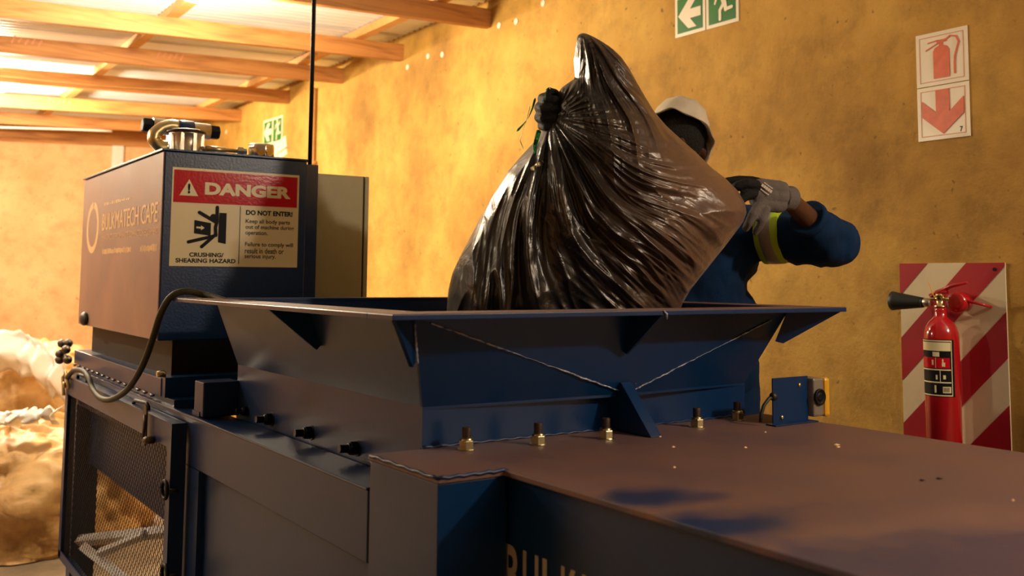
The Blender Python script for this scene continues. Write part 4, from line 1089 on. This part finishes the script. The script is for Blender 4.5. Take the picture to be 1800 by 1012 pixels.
# ------------------------------------------------------------------ the worker
def A3(px, py, d): return at(px, py, d=d)
DP = 3.50
neck = A3(1218, 345, 3.46); head = A3(1190, 252, 3.40)
shL = A3(1300, 405, 3.50); shR = A3(1150, 385, 3.42)
elL = A3(1462, 425, 3.30); wrL = A3(1384, 348, 3.14)
elR = A3(1050, 350, 3.34); wrR = A3(1000, 205, 3.12)
chest = A3(1232, 440, 3.52); waist = A3(1240, 560, 3.52); pel = A3(1240, 640, 3.52)
FZ = .19
side = (shL - shR); side.z = 0; side.normalize(); fwd = V3((-FW.x, -FW.y, 0)).normalized()
hipL = pel + side * .095; hipR = pel - side * .095
footL = V3((hipL.x, hipL.y, FZ + .09)) + side * .05; footR = V3((hipR.x, hipR.y, FZ + .09)) - side * .03
knL = hipL.lerp(footL, .5) + fwd * .03; knR = hipR.lerp(footR, .5) + fwd * .03
pw = thing('person', 'worker in blue overalls and white hat lifting the bag with gloved hands', 'person', V3((pel.x, pel.y, FZ)))
mb = MB()
hrot = Matrix.Rotation(math.radians(20), 3, FW) 
ellip(mb, head + V3((0, 0, .02)), (.078, .095, .105)); ellip(mb, head + fwd * .03 - V3((0, 0, .05)), (.058, .065, .075))
capsule(mb, head + fwd * .088 + V3((0, 0, .005)), head + fwd * .106 - V3((0, 0, .03)), .010, .016)
ellip(mb, head + fwd * .088 - V3((0, 0, .062)), (.026, .012, .010))
for s_ in (1, -1): ellip(mb, head + side * .097 * s_ + fwd * .02 - V3((0, 0, .028)), (.016, .022, .036))
capsule(mb, neck - V3((0, 0, .05)), head - V3((0, 0, .05)), .062, .056)
capsule(mb, shR, shL, .065, .065); capsule(mb, chest - side * .05, chest + side * .05, .125, .125); capsule(mb, waist - side * .04, waist + side * .04, .115, .115); capsule(mb, pel - side * .05, pel + side * .05, .12, .12)
capsule(mb, chest, waist, .12, .11); capsule(mb, waist, pel, .11, .12)
capsule(mb, shL, elL, .052, .043); capsule(mb, elL, wrL, .046, .030); capsule(mb, shR, elR, .052, .043); capsule(mb, elR, wrR, .043, .030)
capsule(mb, wrL, wrL + (A3(1345, 348, 3.10) - wrL), .028, .03); capsule(mb, wrR, A3(972, 195, 3.05), .028, .03)
capsule(mb, hipL, knL, .082, .058); capsule(mb, knL, footL, .055, .04); capsule(mb, hipR, knR, .082, .058); capsule(mb, knR, footR, .055, .04)
for f0 in (footL, footR): capsule(mb, f0 - V3((0, 0, .04)), f0 + fwd * .15 - V3((0, 0, .055)), .040, .030)
fuse(mb, .008, 6).build('body', 'skin', pw)
# eyes
mb = MB()
for s_ in (1, -1): ellip(mb, head + side * .032 * s_ + fwd * .080 + V3((0, 0, .012)), (.012, .012, .009), seg=14, rings=8)
mb.build('eyes', 'eye', pw)
mb = MB(); ellip(mb, head + V3((0, 0, .026)) + fwd * .008 + side * .006, (.084, .100, .094)); hm = fuse(mb, .006, 2)
keep = [v for v in hm.v]
hm.v = [tuple(V3(v)) for v in hm.v]; hm.build('hair', 'hair', pw)
# jacket
mb = MB()
capsule(mb, shR, shL, .085, .088); capsule(mb, chest - side * .065, chest + side * .065, .145, .145); capsule(mb, waist - side * .055, waist + side * .055, .135, .135); capsule(mb, pel - side * .05, pel + side * .05, .14, .14)
capsule(mb, chest, waist, .15, .14); capsule(mb, waist, pel, .14, .14); capsule(mb, neck - V3((0, 0, .07)), neck - V3((0, 0, .015)), .085, .075)
capsule(mb, shL, shL.lerp(elL, .5), .088, .084); capsule(mb, shL.lerp(elL, .5), elL, .084, .082); cuffL = elL.lerp(wrL, .36); capsule(mb, elL, cuffL, .082, .062)
capsule(mb, shR, elR, .085, .075); cuffR = elR.lerp(wrR, .55); capsule(mb, elR, cuffR, .072, .055)
jk = fuse(mb, .011, 5); wrinkle(jk, .016, 7.0, (1, 1, .7), 2.0); wrinkle(jk, .006, 20.0, (1, 1, .6), 5.0)
jk.build('overall_jacket', 'cloth', pw)
mb = MB(); dd = (wrL - elL).normalized(); mb.lathe(cuffL + dd * .035, dd, [(0, .060), (.012, .066), (.026, .064), (.030, .058), (.02, .045)], 28); mb.build('sleeve_cuff', 'cloth', pw)
mb = MB()
capsule(mb, pel - side * .05, pel + side * .05, .135, .135); capsule(mb, hipL, knL, .10, .078); capsule(mb, knL, footL, .078, .075); capsule(mb, hipR, knR, .10, .078); capsule(mb, knR, footR, .078, .075)
wrinkle(fuse(mb, .012, 4), .010, 8.0).build('overall_trousers', 'cloth', pw)
for f0 in (footL, footR):
    mb = MB(); capsule(mb, f0 + V3((0, 0, .01)), f0 - V3((0, 0, .03)), .055, .052); capsule(mb, f0 - V3((0, 0, .035)), f0 + fwd * .16 - V3((0, 0, .045)), .052, .045)
    bt = fuse(mb, .008, 3); bt.v = [(v[0], v[1], max(v[2], FZ + .001)) for v in bt.v]; bt.build('boot', 'boot', pw)
# reflective band on the upper arm
ax = (elL - shL).normalized(); q0 = shL.lerp(elL, .40)


def band(c, ax, w0, w1, r, m_, nm):
    mb = MB(); mb.lathe(c + ax * w0, ax, [(0, r - .012), (.002, r), ((w1 - w0) / 2, r + .001), (w1 - w0 - .002, r), (w1 - w0, r - .012)], 40); wrinkle(mb, .003, 14.0); return mb.build(nm, m_, pw)


bax = (ax + V3((0, 0, .22))).normalized()
band(q0, bax, -.042, .042, .099, 'lime', 'lime_band'); band(q0, bax, -.022, .022, .1015, 'silver', 'reflective_band')
# hat: crown with a short wavy brim, tipped back
hat = MB(); up = (V3((0, 0, 1)) * .80 + side * .30 - fwd * .62).normalized(); hu = up.cross(fwd).normalized(); hv = hu.cross(up)
hc = head + V3((0, 0, .030)); vs = []; seg = 72; prof = [(.118, .004), (.116, .040), (.108, .070), (.090, .098), (.055, .109), (.020, .112), (-.002, .113)]
outer = prof + [(-.020, .124), (-.036, .136), (-.042, .140)]
inner = [(-.040, .134), (-.020, .119), (-.002, .108), (.050, .104), (.085, .092), (.102, .066), (.110, .038), (.112, .004)]
full = outer + inner
for i, (h, r) in enumerate(full):
    for k in range(seg):
        a = 2 * math.pi * k / seg
        wv = (.010 * math.sin(3 * a + .6) + .006 * math.sin(7 * a)) * (1 if h < 0 else .12)
        vs.append(hc + up * (h + wv) + (hu * math.cos(a) * .93 + hv * math.sin(a) * 1.03) * (r + .002 * math.sin(11 * a + h * 60)))
fs = [(i * seg + k, i * seg + (k + 1) % seg, (i + 1) * seg + (k + 1) % seg, (i + 1) * seg + k) for i in range(len(full) - 1) for k in range(seg)]
hat.add(vs, fs, True); hat.add(vs[:seg], [list(range(seg))], True); hat.build('hat', 'hat', pw)

# gloves
def glove(specs, palm, vox=.0042):
    mb = MB()
    for a, b, ra, rb in palm: capsule(mb, a, b, ra, rb)
    for ch in specs:
        for (a, ra), (b, rb) in zip(ch[:-1], ch[1:]): capsule(mb, a, b, ra, rb)
    return fuse(mb, vox, 3, .4)


dH = 3.08
Q = lambda px, py, dd=0.0: A3(px, py, dH + dd)
palm = [(Q(1372, 332, .03), Q(1336, 326), .026, .022), (Q(1372, 345, .03), Q(1330, 342), .028, .024), (Q(1370, 360, .03), Q(1334, 358), .025, .022), (Q(1366, 352, .04), Q(1330, 348, .02), .030, .026)]
back = glove([], palm + [(wrL, Q(1372, 345, .03), .034, .028)], .0045)
wrinkle(back, .003, 30).build('glove_back', 'glove', pw)
fing = [[(Q(1330, 326, -.01), .0175), (Q(1312, 322, -.03), .0165), (Q(1296, 327, -.03), .0155), (Q(1284, 334, -.02), .0135)],
        [(Q(1326, 340, -.01), .0175), (Q(1310, 344, -.03), .0165), (Q(1298, 354, -.035), .0155), (Q(1294, 364, -.03), .0135)],
        [(Q(1334, 360, -.01), .0165), (Q(1324, 376, -.025), .0155), (Q(1317, 390, -.02), .0140), (Q(1311, 401, .0), .0120)],
        [(Q(1346, 368, -.01), .0155), (Q(1340, 386, -.02), .0145), (Q(1334, 399, -.01), .0130), (Q(1328, 408, .0), .0110)]]
thumb = [[(Q(1350, 326, .02), .018), (Q(1322, 318, .03), .016), (Q(1298, 316, .03), .0145), (Q(1278, 318, .03), .012)]]
g2 = glove(fing[:2] + thumb, []); g2.build('glove_fingers', 'gloveb', pw)
g3 = glove(fing[2:], [], .0038); g3.build('glove_fingers', 'glove', pw)
mb = MB(); dd = (wrL - Q(1345, 345)).normalized()
mb.lathe(wrL - dd * .030, dd, [(0, .037), (.010, .0385), (.016, .037), (.022, .0385), (.028, .037), (.036, .0395), (.046, .040), (.050, .036), (.04, .03)], 30); mb.build('glove_cuff', 'glove', pw)
# print on the back of the glove
mb = MB(); cpt = Q(1347, 333, -.024); u_ = (RT * .75 - UP * .55).normalized(); v_ = (RT * .45 + UP * .75).normalized(); n_ = u_.cross(v_).normalized()
if n_.dot(FW) > 0: n_ = -n_
Pg = Pl(cpt, u_, v_); Pg.n = n_
for k, (o_, l_) in enumerate(((-.009, .032), (.004, .040), (.014, .034))):
    for j in range(5): Pg.rect(mb, -l_ / 2 + j * l_ / 5, -l_ / 2 + (j + .84) * l_ / 5, o_ - (.0045 if k == 1 else .0016), o_ + (.0045 if k == 1 else .0016), 0, .0012)
mb.build('glove_print', 'signw', pw)

# right hand, a fist round the neck of the bag
dR = 2.98
R_ = lambda px, py, dd=0.0: A3(px, py, dR + dd)
fr = []
for k, y_ in enumerate((172, 188, 205, 220)):
    s_ = [.0, .0, .0, -.0015][k]; x0 = [952, 946, 946, 951][k]
    fr.append([(R_(982, y_ - 2, .05), .015), (R_(x0 + 12, y_ - 2, .035), .0165 + s_), (R_(x0 + 2, y_ + 1, .005), .0165 + s_), (R_(x0 + 10, y_ + 3, -.025), .0155 + s_), (R_(978, y_ + 4, -.035), .0135 + s_)])
fr.append([(R_(985, 185, .06), .018), (R_(975, 165, .03), .0155), (R_(966, 161, -.01), .0135)])
fist = glove(fr, [(R_(988, 175, .07), R_(985, 215, .07), .026, .026), (R_(990, 195, .08), wrR, .028, .030)], .0040)
lab(fist.build('fist_glove', 'gloveb', pw), 'black glove clenched round the bag neck')

# ------------------------------------------------------------------ the refuse bag
DB = 3.00
sil = [(792, 585), (785, 545), (788, 510), (795, 480), (808, 452), (826, 418), (846, 380), (868, 340), (892, 302), (918, 272), (940, 248), (956, 225), (966, 205), (974, 180), (985, 156), (998, 146), (1011, 138), (1009, 122), (1008, 104),
       (1012, 80), (1015, 62), (1024, 57), (1036, 61), (1052, 69), (1075, 84), (1092, 100), (1106, 120), (1118, 142), (1134, 170), (1150, 196), (1172, 222), (1200, 247), (1228, 272), (1250, 294), (1276, 314), (1296, 334),
       (1309, 356), (1312, 374), (1306, 390), (1290, 412), (1270, 438), (1248, 465), (1228, 490), (1212, 510), (1202, 528), (1196, 548), (1180, 590), (1120, 640), (1020, 655), (900, 648), (830, 625)]
cen = (1060, 372)
S = np.array(sil, float); NP_ = len(sil)
Sc = np.vstack([S, S[:1]])


def dist_out(px, py):
    a = Sc[:-1]; b = Sc[1:]; ab = b - a; t = np.clip((((px - a[:, 0]) * ab[:, 0] + (py - a[:, 1]) * ab[:, 1]) / (ab ** 2).sum(1)), 0, 1)
    q = a + ab * t[:, None]; return math.sqrt(((q[:, 0] - px) ** 2 + (q[:, 1] - py) ** 2).min())


# smooth outline resampled by arc length
seg_l = np.sqrt(((Sc[1:] - Sc[:-1]) ** 2).sum(1)); cum = np.concatenate([[0], np.cumsum(seg_l)])
NA, NR = 620, 150
tt = np.linspace(0, cum[-1], NA, endpoint=False)
ox = np.interp(tt, cum, Sc[:, 0]); oy = np.interp(tt, cum, Sc[:, 1])
for _ in range(3): ox = (np.roll(ox, 1) + 2 * ox + np.roll(ox, -1)) / 4; oy = (np.roll(oy, 1) + 2 * oy + np.roll(oy, -1)) / 4
G = (970, 205)


def ridge(n, p=1.6): return max(0.0, 1 - abs(n) * 2.4) ** p


def bag_disp(px, py, back=0.0):
    dx, dy = px - G[0], py - G[1]; r = math.hypot(dx, dy); ph = math.atan2(dx, dy)      # 0 = straight down, + to the right
    ph0 = ph - .00115 * r
    wob = noise.noise(V3((px * .006, py * .006, 3 + back))) * .10
    a = ph0 + wob
    d = 0
    fall = min(1, r / 60)
    f1 = noise.noise(V3((a * 3.6, r * .0026, 1.3 + back))) ; f2 = noise.noise(V3((a * 9.0, r * .0050, 7.7 + back))); f3 = noise.noise(V3((a * 20.0, r * .010, 2.2 + back)))
    folds = .040 * ridge(f1, 1.0) + .020 * ridge(f2, 1.6) * (.4 + .9 * abs(f1) * 2) + .006 * ridge(f3, 1.6)
    # folds falling from the top peak down the right flank
    ex_, ey_ = px - 1022, py - 40; r2 = math.hypot(ex_, ey_); a2 = math.atan2(ex_, ey_) + noise.noise(V3((px * .008, py * .008, 9))) * .10
    g1 = noise.noise(V3((a2 * 7, r2 * .003, 4.4 + back))); g2_ = noise.noise(V3((a2 * 17, r2 * .006, 5.1 + back)))
    folds2 = .022 * ridge(g1, 1.2) + .008 * ridge(g2_)
    wtop = max(0, min(1, (330 - py) / 160)) * max(0, min(1, (px - 985) / 50))
    wr = max(0, min(1, (px - 1120) / 110)) * max(0, min(1, (520 - py) / 160))
    base = folds * (1 - wtop) + folds2 * wtop
    base *= (1 - .72 * wr)
    # diagonal ripples low on the right half
    q = (px * -.62 + py * .78); al = (px * .78 + py * .62)
    rp = noise.noise(V3((q * .035, al * .005, 6.6 + back))); rp2 = noise.noise(V3((q * .075, al * .011, 1.1)))
    wl = math.exp(-(((px - 1120) / 120) ** 2 + ((py - 450) / 95) ** 2))
    base += wl * (.017 * ridge(rp, 1.3) + .008 * ridge(rp2, 1.2))
    base += .012 * noise.noise(V3((px * .012, py * .012, 8 + back))) + .004 * noise.noise(V3((px * .04, py * .04, 8 + back)))
    return base * fall


mb = MB(); vs = []; fs = []
for side_ in (0, 1):
    for j in range(NR + (0 if side_ == 0 else 0)):
        s_ = 1 - j / NR                      # 1 at the outline
        for i in range(NA):
            px = cen[0] + (ox[i] - cen[0]) * s_; py = cen[1] + (oy[i] - cen[1]) * s_
            D = dist_out(px, py) if j else 0.0
            infl = .235 * (1 - math.exp(-D / 62.0)) ** .75 if D > 0 else 0
            infl *= 1.0 if py > 250 else max(.45, 1 - (250 - py) / 330)
            e_ = bag_disp(px, py, 0 if side_ == 0 else 20) * min(1, D / 16 + .0)
            off = infl + e_
            vs.append(at(px, py, d=DB) - FW * off * (1 if side_ == 0 else -.55))
    k0 = len(vs); px, py = cen
    vs.append(at(px, py, d=DB) - FW * ((.235 * (1 - math.exp(-dist_out(px, py) / 62)) ** .75) + bag_disp(px, py)) * (1 if side_ == 0 else -.55))
off1 = NA * NR + 1
for side_ in (0, 1):
    o = side_ * off1
    for j in range(NR - 1):
        for i in range(NA):
            i2 = (i + 1) % NA; q = (o + j * NA + i, o + j * NA + i2, o + (j + 1) * NA + i2, o + (j + 1) * NA + i)
            fs.append(q if side_ else q[::-1])
    for i in range(NA):
        i2 = (i + 1) % NA; q = (o + (NR - 1) * NA + i, o + (NR - 1) * NA + i2, o + NR * NA); fs.append(q if side_ else q[::-1])
# weld the two outlines: reuse front outline for the back
fs = [tuple((v - off1) if (off1 <= v < off1 + NA) else v for v in f) for f in fs]
mb.add(vs, fs, True)
bg = thing('refuse_bag', 'huge crumpled black plastic refuse bag held over the hopper', 'bag', V3((at(1050, 650, d=DB).x, at(1050, 650, d=DB).y, at(1050, 655, d=DB).z)))
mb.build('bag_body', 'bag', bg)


def ribbon(pts, wd, m_, nm, d, par=bg, twist=.6):
    mb = MB(); vs = []; n = 24
    P_ = [V3((a, b, 0)) for a, b in pts]; out = []
    for i in range(n + 1):
        f0 = i / n * (len(P_) - 1); a = int(min(f0, len(P_) - 2)); q = P_[a].lerp(P_[a + 1], f0 - a)
        c = at(q.x, q.y, d=d + .01 * math.sin(i * .5)); w2 = wd / 2 * (1 if 0 < i < n else .2)
        tn = (P_[a + 1] - P_[a]).normalized(); nn = (RT * -tn.y - UP * tn.x) * -1
        nn = (nn * math.cos(i * twist * .2) + FW * math.sin(i * twist * .2)).normalized()
        out.append((c - nn * w2, c + nn * w2))
    for a, b in out: vs += [a, b]
    mb.add(vs, [(2 * i, 2 * i + 1, 2 * i + 3, 2 * i + 2) for i in range(n)], True); o = mb.build(nm, m_, par); s = o.modifiers.new('s', 'SOLIDIFY'); s.thickness = .0008; return o


ribbon([(941, 172), (936, 190), (929, 206), (920, 218), (908, 231)], .007, 'ribbon', 'tie_strip', 2.96)
ribbon([(948, 228), (944, 242), (940, 256), (940, 272)], .014, 'ribbon', 'tie_strip', 2.88, twist=.2)
ribbon([(958, 176), (960, 160), (964, 154), (969, 157)], .004, 'ribbon', 'tie_strip', 2.93)
ribbon([(955, 284), (944, 291), (934, 298)], .012, 'cream', 'tape_label', 2.845, twist=0)
ribbon([(920, 262), (914, 246), (926, 210), (932, 186)], .0025, 'cream', 'loose_thread', 3.0)
